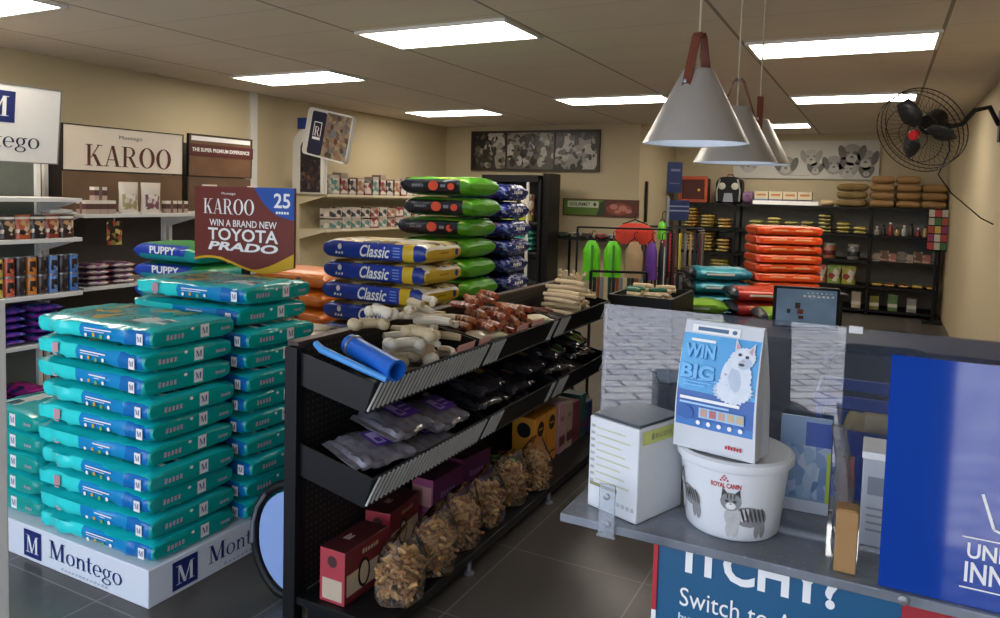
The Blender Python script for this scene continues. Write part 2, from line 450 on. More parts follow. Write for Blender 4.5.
# ------------------------------------------------------------------ ceiling lights
M_LITE = emat('lit_diffuser', 'fff4e6', 15)
def ceiling_light(x0, x1, y0, y1, label):
    cx, cy = (x0+x1)/2, (y0+y1)/2
    t = thing('ceiling_light', label, 'ceiling light', (cx, cy, HC-.02), 0)
    a, b = (x1-x0)/2, (y1-y0)/2
    f = MB()
    for q in ((-a,a,-b,-b+.025),(-a,a,b-.025,b),(-a,-a+.025,-b+.025,b-.025),(a-.025,a,-b+.025,b-.025)): f.box(*q, 0, .018)
    f.build('frame', M_WHITEMETAL, t)
    MB().box(-a+.025, a-.025, -b+.025, b-.025, .003, .016).build('diffuser', M_LITE, t)
for q in ((-5.78,-4.55,2.33,2.9,'lit ceiling panel at the corner above the white blue-logo sign'),
          (-5.78,-4.53,5.31,5.9,'lit ceiling panel over the row of left wall signs'),
          (-3.3,-2.13,4.13,4.7,'largest lit ceiling panel, over the teal sack stacks'),
          (-5.83,-4.58,8.35,8.95,'lit ceiling panel nearest the three framed animal photographs'),
          (-.9,.285,5.36,5.95,'lit ceiling panel just behind the hanging cone lamps'),
          (-.9,.27,8.15,8.75,'lit ceiling panel partly behind the wall fan'),
          (-3.32,-2.08,7.65,8.24,'lit ceiling panel touching the silhouette of the nearest cone lamp'),
          (-2.1,-.93,10.88,11.48,'smallest lit ceiling panel, close to the far dog picture')):
    ceiling_light(*q)

# ------------------------------------------------------------------ pendant lamps
M_BULB = emat('lamp_glow', 'd8ecff', 5)
M_CORD = mat('pale_cord', 'b8aa94', .7)
M_LAMPIN = mat('white_enamel', 'e8ecf2', .5)
def pendant(x, y, z, R, Hh, yaw, label):
    t = thing('pendant_lamp', label, 'lamp', (x, y, z), yaw, 'cone pendant lamps')
    rt = R*.29
    MB().lathe([(R,0),(R*.985,.006),(rt,Hh),(rt*.9,Hh+.004),(0.004,Hh+.005)], seg=48, cap=False).build('shade', M_ALU, t)
    MB().lathe([(R*.975,.003),(rt*.92,Hh-.006),(.003,Hh-.007)], seg=48, cap=False).build('shade_lining', M_LAMPIN, t)
    MB().ball((0,0,.11), (.05,.05,.055), seg=16, rings=10).build('bulb', M_BULB, t)
    MB().lathe([(.02,.155),(.02,Hh-.01)], seg=12).build('lamp_holder', M_WHITEMETAL, t)
    s = MB(); w = .016
    for sg in (-1, 1):
        p = [(sg*(rt+.028), Hh-.07), (sg*(rt+.006), Hh+.0), (sg*.02, Hh+.11), (sg*.008, Hh+.125)]
        for (xa, za), (xb, zb) in zip(p, p[1:]):
            s.add([(xa,-w,za),(xa,w,za),(xb,w,zb),(xb,-w,zb),(xa+sg*.004,-w,za),(xa+sg*.004,w,za),(xb+sg*.004,w,zb),(xb+sg*.004,-w,zb)],
                  [(0,1,2,3),(4,7,6,5),(0,4,5,1),(3,2,6,7),(0,3,7,4),(1,5,6,2)])
    st = s.build('strap', M_LEATHER, t)
    rv = MB()
    for sg in (-1, 1): rv.lathe([(.007,0),(.007,.008),(0.001,.01)], M=T((sg*(rt+.03), 0, Hh-.045)) @ Ry(sg*PI/2), seg=10)
    rv.tube([(-.014,0,Hh+.118),(.014,0,Hh+.118)], .006)
    rv.build('rivet', M_GREY, st)
    MB().tube([(0,0,Hh),(0,0,Hh+.12),(0,0,HC-z-.02)], .0045, 6).build('cord', M_CORD, t)
    MB().lathe([(.05,0),(.05,.018),(.001,.02)], (0,0,HC-z-.021), 20).build('ceiling_rose', M_WHITEMETAL, t)
pendant(-.57, 2.53, 1.79, .175, .245, 1.3, 'nearest and largest brushed cone pendant lamp on brown leather strap')
pendant(-.57, 3.3, 1.765, .175, .235, .35, 'middle cone pendant lamp, its strap showing an open triangle')
pendant(-.60, 4.15, 1.80, .165, .235, 1.7, 'farthest and smallest of the cone pendant lamps')

# ------------------------------------------------------------------ wall fan
def fan():
    t = thing('wall_fan', 'black caged fan on a bent arm high on the right wall', 'fan', (XR, 7.3, 2.27))
    cpos = Vector((-.585, -.25, -.04))           # fan centre relative to the wall mount
    A = T(cpos) @ Vector((-.52, -.72, -.46)).to_track_quat('Z', 'Y').to_matrix().to_4x4()            # axis points to the shop front
    R = .345
    g = MB()
    for z0, rr in ((.06, R), (0.0, R), (-.06, R)):
        g.tube([(rr*math.cos(a*PI/24), rr*math.sin(a*PI/24), z0) for a in range(48)], .0042, 6, closed=True, M=A)
    for k in range(44):
        a = 2*PI*k/44
        for sg in (1, -1):
            g.tube([(.05*math.cos(a), .05*math.sin(a), sg*.11), (.2*math.cos(a), .2*math.sin(a), sg*.105), (R*math.cos(a), R*math.sin(a), sg*.06)], .0014, 4, M=A)
    for rr, z0 in ((.12, .11), (.24, .1)):
        g.tube([(rr*math.cos(a*PI/18), rr*math.sin(a*PI/18), z0) for a in range(36)], .003, 4, closed=True, M=A)
    g.build('cage', M_BLACK, t)
    b = MB()
    for k in range(3):
        a = 2*PI*k/3 + 1.9
        vs, n = [], 6
        for i in range(n+1):
            r = .05 + (R*.82-.05)*i/n; w = .05 + .1*math.sin(PI*min(1, i/n*.8+.1))
            for s_ in (-1, 1):
                th = a + s_*w/max(r, .12)*.55; vs.append((r*math.cos(th), r*math.sin(th), s_*.025))
        fs = [(2*i, 2*i+1, 2*i+3, 2*i+2) for i in range(n)]
        b.add(vs, fs, 0, True, A)
    bl = b.build('blades', mat('dark_fan_blades', '25282a', .4), t)
    bl.modifiers.new('thick', 'SOLIDIFY').thickness = .004
    MB().lathe([(.001,.125),(.035,.12),(.04,.1),(.04,.07)], seg=20, M=A).build('hub_cap', M_RED, t)
    MB().lathe([(.05,-.09),(.085,-.1),(.085,-.25),(.06,-.29),(.001,-.3)], seg=24, M=A).build('motor', M_BLACK, t)
    p0 = A @ Vector((0,0,-.2))
    MB().tube([p0, p0+Vector((.12,.02,-.05)), p0+Vector((.2,.03,-.03)), p0+Vector((.28,.02,.08)), p0+Vector((.38,.0,.1)), Vector((-.02,0,.02))], .02, 10).build('arm', M_BLACK, t)
    MB().box(-.02, 0, -.07, .07, -.12, .14).build('wall_plate', M_BLACK, t, bevel=.006)
    MB().tube([p0+Vector((.1,0,-.06)), p0+Vector((.12,0,-.25)), p0+Vector((.05,.0,-.45)), p0+Vector((.15,0,-.6)), (-.1,0,-.75), (-.01,0,-.8)], .006, 6).build('power_cord', M_BLACK, t)
fan()

# ------------------------------------------------------------------ sacks
def logo_patch(mb, cx, cy, s, z=0):
    rect(mb, cx-s/2, cy-s*.62, cx+s/2, cy+s*.62, 0, z); serif(mb, 'M', cx, cy+.02*s, s*.72, s*.6, 1, z+.0012)
TL, TW, TH = .69, .425, .0905
M_TEAL = zmat('teal_sack_film', '16bcbc', [
    (('v', 11, ['0d9297', '0d9297', '17a0a0', 'c9a94e', '0f878c', '8fae63', '7fc0b8', '0f8a8f'], (1,1,.6)), {'nz': (.55, None), 'x': (-.2, .2), 'y': (-.16, .16)}),
    ('34e4e0', {'ny': (None, -.2), 'nz': (-.8, .8), 'x': (None, -.06)}),
    ('1690cc', {'ny': (None, -.2), 'nz': (-.8, .8), 'x': (-.06, .335)}),
    ('1270b8', {'ny': (None, -.2), 'nz': (-.8, .8), 'x': (.2, .335)}),
    ('0ca69a', {'nx': (.45, None), 'nz': (-.8, .8)}),
    ('d8e4dc', {'x': (.12, .3), 'nz': (.7, None), 'y': (-.12, -.03)}),
    ('0b5f78', {'x': (.24, .3), 'nz': (.7, None), 'y': (-.1, -.05)}),
], rough=.2, bump=.6, bscale=13, var=.08)
M_PATCH = [M_WHITE, M_NAVY]
def teal_proto(seed):
    t = thing('pet_food_sack', 'teal sack', 'sack')
    sack_mb(TL, TW, TH, seed, n=4.0, amp=.011, e=44, flat=.8).build('bag', M_TEAL, t)
    p = MB(); logo_patch(p, .29, 0, .034); p.build('front_patch', M_PATCH, t, on('-Y', (0, -TW/2-.0035, TH*.47)))
    p = MB(); logo_patch(p, .04, 0, .042); p.build('end_patch', M_PATCH, t, on('+X', (TL/2+.002, 0, TH*.5)))
    q = MB()
    marks(q, 5, -.1, -.004, .085, .022, 0, shear=.25, fat=.008); marks(q, 5, .15, -.006, .05, .014, 0, shear=.25)
    blob(q, -.02, .016, .008, .006, 1)
    q.build('end_print', [mat('pale_lilac_print', 'b9a5b4', .4), M_WHITE], t, on('+X', (TL/2+.002, 0, TH*.5)))
    q = MB()
    for i, dx in enumerate((-.02, .0, .02)): rect(q, -.2+dx*.6-.006, -.018+.004*i, -.2+dx*.6+.01, .024, 0)
    for i in range(5): rect(q, -.212, -.026+.0105*i, -.186+.006*(i % 2), -.020+.0105*i, 0, .0006)
    for i, c in enumerate((1, 2, 3, 1)): blob(q, -.02+.045*i, -.014+.004*(i % 2), .008, .008, c, n=10)
    rect(q, -.03, .010, .13, .015, 1); rect(q, -.03, .002, .09, .0045, 1)
    q.build('side_print', [mat('rosy_print', 'c79aa0', .4), M_WHITE, M_YELLOW, mat('leaf_print', '6fae4a', .4)], t, on('-Y', (0, -TW/2-.0035, TH*.47)))
    return t
tp = [Proto(teal_proto(i)) for i in range(3)]
PZ = .15
G = 'teal pet food sacks on the white display base'
for i in range(10):
    z = PZ + .001 + i*(TH+.0015)
    lab = 'teal sack in the front stack on the white base, ' + ('topmost' if i == 9 else 'lowest' if i == 0 else ORD[i] + ' from the bottom')
    tp[i % 3].put((-2.735 + rnd.uniform(-.026, .02), 2.035 + rnd.uniform(-.008, .008), z), rnd.uniform(-.03, .03), lab, G)
for i in range(11):
    z = PZ + .001 + i*(TH+.0035)
    lab = 'teal sack in the taller stack behind the front one, ' + ('topmost' if i == 10 else 'lowest' if i == 0 else ORD[i] + ' from the bottom')
    tp[(i+1) % 3].put((-2.72 + rnd.uniform(-.022, .022) - (.05 if i == 9 else 0), 2.49 + rnd.uniform(-.006, .006), z), rnd.uniform(-.02, .02), lab, G)
for i in range(5):
    z = PZ + .001 + i*(TH+.0015)
    lab = 'teal sack lying end-on in the low side stack, ' + ('topmost' if i == 4 else 'lowest' if i == 0 else ORD[i] + ' from the bottom')
    tp[(i+2) % 3].put((-3.355 + rnd.uniform(-.006, .006), 2.2, z), -PI/2 + rnd.uniform(-.012, .012), lab, G)

# white branded base
t = thing('floor_display', 'white printed display plinth on the floor under the teal sacks', 'display stand', (-2.97, 2.3, 0))
bx0, bx1, by0, by1 = -.59, .59, -.49, .5
MB().box(bx0, bx1, by0, by1, 0, PZ).build('plinth', mat('white_board', 'dfe1e6', .45, var=.03), t, bevel=.004)
for face, p, w0 in (('-Y', (0, by0-.0025, .075), -.08), ('+X', (bx1+.0025, 0, .075), -.08)):
    q = MB(); rect(q, -.315, -.058, -.195, .058, 0); serif(q, 'M', -.255, .0, .085, .075, 1, .0012); q.build('logo', [M_NAVY, M_WHITE], t, on(face, (p[0]+(.12 if face == '-Y' else 0), p[1]-(.07 if face == '+X' else 0), p[2])))
    q = MB(); serif(q, 'Montego', .09 if face == '-Y' else .05, .012, .46 if face == '-Y' else .38, .075, 0); marks(q, 13, .09, -.055, .3, .012, 1)
    q.build('lettering', [M_NAVY, mat('pale_grey_print', 'b5b9c6', .5)], t, on(face, (p[0]+(.12 if face == '-Y' else 0), p[1]-(.07 if face == '+X' else 0), p[2])))

# red-brown prize board
t = thing('prize_board', 'red-brown prize draw board with a blue corner behind the teal sacks', 'sign', (-2.955, 2.815, 0))
n = 24
pts = [(-.355, .40), (-.355, 0)]
wave = lambda u: .03*math.sin(u*2*PI*1.0+.4) - .012
poly = [(-.355+.71*i/n, wave(i/n)) for i in range(n+1)] + [(.355, .40), (-.355, .40)]
MB().prism(poly, -.006, .006, 0).build('board', M_BROWNRED, t, on('-Y', (0, 0, 1.205)))
q = MB()
for i in range(n):
    a, b = i/n, (i+1)/n
    k = lambda u: .045*max(0, math.sin((u-.28)*2*PI*1.0)) if u < .3 else .07*max(0, (u-.62))**.9*2
    q.add([(-.355+.71*a, wave(a), 0), (-.355+.71*b, wave(b), 0), (-.355+.71*b, wave(b)+.012+k(b), 0), (-.355+.71*a, wave(a)+.012+k(a), 0)], [(0,1,2,3)], 0)
q.build('yellow_wave', M_YELLOW, t, on('-Y', (0, -.0085, 1.205)))
q = MB(); q.add([(.08,.4,0),(.12,.35,0),(.17,.30,0),(.24,.26,0),(.355,.235,0),(.355,.4,0)], [(0,1,2,3,4,5)], 0)
put_text(q, '25', .275, .335, .11, .075, 1, fat=.02, z=.001)
for i in range(5): rect(q, .235+.018*i, .268, .248+.018*i, .28, 1, .001)
q.build('blue_corner', [mat('blue_print', '1d4fa3', .4, var=.04), M_WHITE], t, on('-Y', (0, -.0085, 1.205)))
q = MB()
serif(q, 'KAROO', -.1, .285, .37, .08, 0); put_text(q, 'Montego', -.1, .352, .1, .016, 0)
put_text(q, 'WIN A BRAND NEW', .0, .198, .48, .036, 0, fat=.015); put_text(q, 'TOYOTA', .0, .138, .5, .066, 0, fat=.02)
put_text(q, 'PRADO', .0, .075, .5, .046, 0, shear=.2, fat=.035)
q.build('lettering', M_WHITE, t, on('-Y', (0, -.0085, 1.215)))
MB().box(-.02, .02, .008, .03, 0, 1.5).box(-.15, .15, .0, .1, 0, .012).build('stand', M_BLACK, t)

# ------------------------------------------------------------------ other sack stacks
def sack_stack(protos, n, x, y, z0, pitch, what, where, group, rz=0, jit=.012, rnames=None):
    for i in range(n):
        pos = 'topmost' if i == n-1 else 'lowest' if i == 0 else ORD[i] + ' from the bottom'
        protos[i % len(protos)].put((x+rnd.uniform(-jit, jit), y+rnd.uniform(-jit, jit)*.6, z0+i*pitch), rz+rnd.uniform(-.02, .02), f'{what} {where}, {pos}', group)
def pallet(name, label, x0, x1, y0, y1, h=.14):
    t = thing('wooden_pallet', label, 'pallet', ((x0+x1)/2, (y0+y1)/2, 0)); a, b = (x1-x0)/2, (y1-y0)/2
    d = MB()
    for i in range(6): d.box(-a, a, -b+2*b*i/6+.01, -b+2*b*(i+1)/6-.01, h-.02, h)
    d.build('deck_boards', M_CARD, t)
    for xx in (-a+.04, 0, a-.04): MB().box(xx-.04, xx+.04, -b+.012, b-.012, 0, h-.02).build('bearer', M_CARD, t)

# yellow and blue sacks
CL, CW, CT = .70, .40, .1165
M_CLASSIC = zmat('yellow_blue_sack_film', 'd9b21f', [
    (('v', 16, ['e6dfc8', 'd9c98c', '8c6a3a', 'e8e2d0', 'cdb45a', '4a3a20', 'efe9d6']), {'nz': (.6, None)}),
    ('e9e2cf', {'nz': (.3, .75)}),
    ('1f3fa6', {'ny': (None, -.3), 'x': (None, .2), 'z': (.008, CT-.014)}),
    ('e0b822', {'ny': (None, -.3), 'x': (.2, .27), 'z': (.008, CT-.014)}),
    ('1c3690', {'ny': (None, -.3), 'x': (.27, .342), 'z': (.008, CT-.012)}),
], rough=.3, bump=.2)
def classic_proto(seed):
    t = thing('pet_food_sack', 'yellow and blue sack', 'sack')
    sack_mb(CL, CW, CT, seed, n=4.5, amp=.004, e=18, flat=.6).build('bag', M_CLASSIC, t)
    q = MB(); put_text(q, 'Classic', .02, 0, .2, .068, 0, shear=.3, fat=.02)
    marks(q, 3, -.22, -.02, .06, .016, 0); blob(q, -.22, .015, .014, .016, 0)
    for i in range(4): rect(q, .14, .022-.016*i, .185, .028-.016*i, 1)
    q.build('lettering', [M_WHITE, mat('pale_blue_print', '7d94d6', .4)], t, on('-Y', (0, -CW/2-.003, CT*.5)))
    q = MB(); blob(q, .13, 0, .018, .02, 0); rect(q, -.05, -.004, .04, .004, 1); q.build('end_print', [M_NAVY, mat('ochre_print', '9a7a1c', .4)], t, on('+X', (CL/2+.002, 0, CT*.5)))
    return t
cp = [Proto(classic_proto(i+20)) for i in range(2)]
pallet('', 'low wooden pallet under the yellow and blue sacks', -3.04, -2.02, 2.95, 3.95)
sack_stack(cp, 10, -2.49, 3.5, .142, CT+.0025, 'yellow and blue sack', 'in the taller stack by the gondola', 'yellow and blue sacks')
sack_stack(cp, 6, -2.66, 3.06, .142, CT+.0025, 'yellow and blue sack', 'in the lower stack in front', 'yellow and blue sacks')

# green sacks with a black long side
GLn, GW, GT = .58, .44, .137
M_GREEN = zmat('green_sack_film', '4f9a1c', [
    (('v', 12, ['55a81e', '67b52a', '3c8a18', '9dbb4a', '55a81e']), {'nz': (.55, None)}),
    ('17202c', {'ny': (None, -.25), 'x': (None, .21), 'z': (.012, GT-.022)}),
    ('1b2a3c', {'x': (None, -.25)}),
], rough=.3, bump=.45, bscale=9)
def green_proto(seed):
    t = thing('pet_food_sack', 'green sack', 'sack')
    sack_mb(GLn, GW, GT, seed, n=3.3, amp=.01, e=16, flat=.45).build('bag', M_GREEN, t)
    q = MB(); blob(q, .0, 0, .042, .034, 0); blob(q, .145, -.004, .028, .024, 0)
    marks(q, 8, -.13, 0, .1, .022, 1, shear=.2); rect(q, .06, -.01, .1, .01, 1)
    q.build('side_print', [mat('orange_red_print', 'd8502c', .4), mat('grey_print', '7b8190', .4)], t, on('-Y', (0, -GW/2-.006, GT*.5)))
    return t
gp = [Proto(green_proto(i+40)) for i in range(3)]
pallet('', 'low wooden pallet under the green sacks', -3.5, -2.45, 4.3, 5.75)
sack_stack(gp, 11, -2.79, 4.62, .145, GT+.007, 'green and black sack', 'behind the yellow sacks', 'green and black sacks', jit=.018)

# navy sacks behind the green ones
M_NAVYSACK = zmat('navy_sack_film', '1c2766', [
    (('v', 34, ['1c2766', '1f2f7a', '1c2766', '5a66a0', '17205a', '5a2a5a'], (1,1,2.2)), {'ny': (None, -.2)}),
    (('v', 34, ['1c2766', '1f2f7a', '1c2766', '9aa2c8', '17205a', '31418f'], (1,1,2.4)), {'nx': (.3, None)}),
], rough=.25, bump=.4)
def navy_proto(seed):
    t = thing('pet_food_sack', 'navy sack', 'sack')
    sack_mb(.56, .42, .137, seed, n=3.2, amp=.011, e=16, flat=.45).build('bag', M_NAVYSACK, t)
    q = MB(); marks(q, 5, 0, 0, .16, .03, 0, shear=.25, fat=.015); q.build('end_print', M_WHITE, t, on('+X', (.283, 0, .068)))
    return t
npx = [Proto(navy_proto(i+60)) for i in range(2)]
sack_stack(npx, 11, -2.79, 5.2, .145, .141, 'navy blue sack', 'in the stack just behind the green sacks', 'navy blue sacks', jit=.02)

# orange sacks behind teal
M_ORSACK = zmat('orange_sack_film', 'cf6a1e', [('d9781f', {'nz': (.6, None)}), ('3a2a22', {'nx': (.6, None), 'y': (-.03, .03)})], rough=.35, bump=.35)
def orange_proto(seed):
    t = thing('pet_food_sack', 'orange sack', 'sack'); sack_mb(.60, .42, .118, seed, n=3.2, amp=.007).build('bag', M_ORSACK, t)
    q = MB(); blob(q, .1, 0, .02, .02, 0); rect(q, -.1, -.006, .05, .006, 0); q.build('side_print', mat('dark_print', '4a2a1a', .4), t, on('-Y', (0, -.213, .06)))
    return t
op = [Proto(orange_proto(i+80)) for i in range(2)]
sack_stack(op, 9, -3.37, 3.78, .002, .1205, 'orange sack', 'beside the prize board', 'orange sacks by the prize board')

# puppy sacks
M_PUP = zmat('blue_green_sack_film', '0f9a94', [('2f9a4a', {'nz': (.6, None)}), ('2044b0', {'ny': (None, -.25), 'x': (None, .2), 'z': (.05, .115)}), ('18a0a0', {'ny': (None, -.25), 'z': (None, .05)}), ('2044b0', {'x': (None, -.23)})], rough=.3, bump=.3)
def puppy_proto(seed):
    t = thing('pet_food_sack', 'puppy sack', 'sack'); sack_mb(.62, .42, .122, seed, n=3.4, amp=.006).build('bag', M_PUP, t)
    q = MB(); put_text(q, 'PUPPY', .0, 0, .24, .048, 0, fat=.03); q.build('lettering', M_WHITE, t, on('-Y', (0, -.214, .078)))
    return t
pp = [Proto(puppy_proto(i+90)) for i in range(2)]
sack_stack(pp, 10, -3.93, 3.32, .002, .1245, 'blue and green puppy food sack', 'behind the teal sacks', 'puppy food sacks', jit=.02)

# ------------------------------------------------------------------ left wall shelving
def shelf_unit(label, x0, x1, y0, y1, shelves, top, metal, back, lip=.03, base=True, group=None):
    """shelving along the left wall: back at x0, shelf fronts at x1"""
    t = thing('shelving_unit', label, 'shelving', (x0, y0, 0)); D, W = x1-x0, y1-y0
    MB().box(0, .02, 0, W, 0, top).build('back_panel', back, t)
    for yy in (0, W-.03): MB().box(.02, .055, yy, yy+.03, 0, top).build('upright', metal, t)
    for z in shelves:
        sh = MB().box(.055, D, .002, W-.002, z-.028, z).build('shelf', metal, t, bevel=.002)
        for yy in (.004, W-.008):
            br = MB(); br.add([(.055,yy,z-.029),(D*.9,yy,z-.029),(.055,yy,z-.13),(.055,yy+.004,z-.13),(D*.9,yy+.004,z-.029),(.055,yy+.004,z-.029)], [(0,1,2),(3,4,5),(0,2,3,5),(1,4,3,2),(0,5,4,1)], 0); br.build('bracket', metal, sh)
    return t
M_BACKG = mat('grey_green_back_panel', '565c54', .6)
M_BACKD = mat('dark_brown_back_panel', '38302a', .6)
shelf_unit('white steel shelving with tins and pouches under the blue-logo sign', -5.65, -5.1, 2.1, 3.35, (.075, .49, .825, 1.213, 1.495), 1.74, M_WHITEMETAL, M_BACKG)
shelf_unit('shelving with one high white shelf under the brown-lettered cream sign', -5.72, -5.2, 3.42, 4.5, (.075, .83, 1.375), 2.0, M_WHITEMETAL, M_BACKD)
shelf_unit('shelving with a high white shelf under the narrow maroon-banded sign', -5.72, -5.2, 4.53, 5.45, (.075, .83, 1.375), 2.0, M_WHITEMETAL, M_BACKD)

# signs above the shelving
def sign(name, label, X, y0, y1, z0, z1, lean, rim, face_m):
    t = thing(name, label, 'sign', (X, (y0+y1)/2, z0)); t.rotation_euler = (0, lean, 0); W, Hh = y1-y0, z1-z0
    MB().box(-.02, 0, -W/2, W/2, 0, Hh).build('panel', face_m, t)
    r = MB(); e = .008
    for q in ((-W/2-e,W/2+e,-e,0),(-W/2-e,W/2+e,Hh,Hh+e),(-W/2-e,-W/2,0,Hh),(W/2,W/2+e,0,Hh)): r.box(-.024, .004, *q)
    r.build('rim', rim, t); return t, W, Hh
t, W, Hh = sign('display_sign', 'white sign with a navy letter logo above the tin shelves', -5.17, 2.33, 3.21, 1.735, 2.235, .1, M_GREY, mat('sign_white', 'ecebe6', .5, var=.03))
q = MB(); rect(q, -.10, .255, .14, .46, 0); serif(q, 'M', .02, .36, .16, .13, 1, .001); q.build('logo', [M_NAVY, M_WHITE], t, on('+X', (.003, 0, 0)))
q = MB(); serif(q, 'Montego', .0, .15, .62, .115, 0); q.build('lettering', M_NAVYDK, t, on('+X', (.003, 0, 0)))
t, W, Hh = sign('display_sign', 'cream sign with large brown serif lettering over the pouch shelf', -5.5, 3.46, 4.53, 1.705, 2.045, .02, M_BLACK, mat('sign_cream', 'e6dccb', .5, var=.03))
q = MB(); serif(q, 'KAROO', .03, .12, .78, .165, 0); put_text(q, 'Montego', .03, .27, .21, .04, 1); q.build('lettering', [M_BROWNTXT, mat('soft_grey_print', '6b625a', .5)], t, on('+X', (.003, 0, 0)))
MB().box(-.012, 0, -W/2, W/2, -.32, -.012).build('backdrop', mat('mottled_brown_poster', '6b5138', .6, var=.35, scale=4), t)
t, W, Hh = sign('display_sign', 'narrow maroon-banded sign leaning beside the white wall trunking', -5.5, 4.6, 5.33, 1.70, 2.065, .02, M_BLACK, mat('brown_gradient_poster', '6d4d33', .5, var=.4, scale=5))
q = MB(); rect(q, -W/2+.02, .315, W/2-.02, .355, 0); rect(q, -W/2+.0, .18, W/2+.02, .285, 1, .001); put_text(q, 'THE SUPER PREMIUM EXPERIENCE', .0, .235, W*.92, .035, 0, fat=.03, z=.002)
q.build('lettering', [M_WHITE, mat('deep_maroon_print', '571d18', .45)], t, on('+X', (.003, 0, 0)))
MB().box(-.012, 0, -W/2, W/2, -.32, -.012).build('backdrop', mat('mottled_brown_poster_b', '5f4630', .6, var=.35, scale=4), t)

# tins: two layers of nine
TINC = ['e8d670', 'dccb62', 'd8664a', '3a3230', 'e08a3a', '4a3a32', '6a8fc8', '3a302c', '4a7ac0']
TINW = ['yellow', 'dull yellow', 'red', 'black', 'orange', 'brown-black', 'sky blue', 'dark', 'blue']
tin_meshes = []
for i, c in enumerate(TINC):
    mm = zmat('tin_label_%s' % TINW[i].replace(' ', '_'), c, [(('v', 40, ['1c1614', '3a2a22', 'd9c08a', 'e0d8c8', c, '241a16']), {'x': (.012, None), 'y': (-.022, .022), 'z': (.03, .1)})], rough=.3, bump=0)
    body = MB().lathe([(.034,.0),(.0355,.003),(.0355,.125),(.034,.128),(.033,.125)], seg=20).mesh('tin_body', [mm])
    tin_meshes.append(body)
lidm = MB().lathe([(.0365,0),(.0365,.006),(.033,.006),(.033,.003)], seg=20).mesh('tin_rim', [M_GREY])
for lay in range(2):
    for i in range(9):
        y = 2.72 + i*.0735
        t = thing('food_tin', f'{TINW[i]} food tin, {"upper" if lay else "lower"} layer, {ORD[8-i]} from the shelf end by the brown cartons', 'tin', (-5.16, y, .827+lay*.134), 0, 'food tins on the white shelf')
        link('body', tin_meshes[i if lay else (i+4) % 9] if False else tin_meshes[i], t)
        link('rim', lidm, t, T((0,0,.126))); link('rim', lidm, t, T((0,0,-.0005)))

# pouches on the shelf above
def pouch_mesh(name, W, Hh, D, seed, m): return pouch_mb(W, Hh, D, seed).mesh(name, [m])
def put_mesh(name, me, loc, rz, label, cat, group, tilt=0, heap=None):
    o = link(name, me); o.location = loc; o.rotation_euler = (tilt, 0, rz); tag(o, label, cat, group)
    return settle(o, heap) if heap else o
pcol = [('purple', '5a3a9a'), ('orange-brown', 'a8552e'), ('black and tan', '3a2a22'), ('rust and cream', 'b0552c'), ('black and white', '241f1f'), ('brick red', '8c3a26'), ('dark brown', '4a2f22')]
for i, (nm, c) in enumerate(pcol):
    m = zmat('pouch_%s' % nm.replace(' ', '_').replace('-', '_'), c, [(('v', 34, [c, 'd8c8b0', c, '2a1c18', 'b98a5a']), {'z': (.03, .12), 'x': (-.05, .05)}), ('d8d0c4', {'z': (.135, .15)})], rough=.3)
    put_mesh('treat_pouch', pouch_mesh('pouch', .105, .165, .05, i, m), (-5.15, 2.66+.1*i, 1.2145), PI/2+rnd.uniform(-.1, .1), f'{nm} stand-up treat pouch on the shelf above the tins', 'pouch', 'treat pouches above the tins')
M_WPACK = mat('white_pack', 'd8d4cc', .5)
put_mesh('treat_pouch', sack_mb(.2, .14, .035, 5, e=7, flat=.08).mesh('pack', [M_WPACK]), (-5.2, 3.22, 1.383), PI/2, 'flat white pack lying on top of the treat pouches', 'pouch', None)
C.objects[-1]
# purple pouches below the tins, magenta on the base shelf
M_PURP = zmat('purple_pouch_film', '4b2f8c', [(('v', 22, ['3a3fb0', '4b2f8c', '7a3aa0', '2a8ac8', '4b2f8c', '9a4ab0']), {'nz': (-.9, None)})], rough=.25, bump=.4)
M_MAG = zmat('magenta_pouch_film', 'a0207a', [(('v', 16, ['a0207a', 'b8288a', '3a1a6a', 'a0207a', '70206a']), {'nz': (-.9, None)})], rough=.25, bump=.4)
pm = [sack_mb(.24, .34, .05, 100+k, n=2.6, amp=.008, nu=12, nv=16, e=7, flat=.08).mesh('pouch', [M_PURP]) for k in range(2)]
mm_ = [sack_mb(.24, .34, .055, 110+k, n=2.6, amp=.008, nu=12, nv=16, e=7, flat=.08).mesh('pouch', [M_MAG]) for k in range(2)]
for c_ in range(3):
    for k in range(5):
        put_mesh('food_pouch', pm[(k+c_) % 2], (-5.29, 2.61+.255*c_, .492+k*.0515), PI/2+rnd.uniform(-.06, .06), f'purple pouch below the tins, {["nearest", "middle", "farthest"][c_]} pile, {ORD[k]} up', 'pouch', 'purple pouches below the tins')
for c_ in range(2):
    for k in range(2):
        put_mesh('food_pouch', mm_[(k+c_) % 2], (-5.29, 2.74+.26*c_, .077+k*.0565), PI/2+rnd.uniform(-.06, .06), f'magenta pouch on the bottom shelf, {["nearer", "farther"][c_]} pile, {"upper" if k else "lower"} one', 'pouch', 'magenta pouches on the bottom shelf')
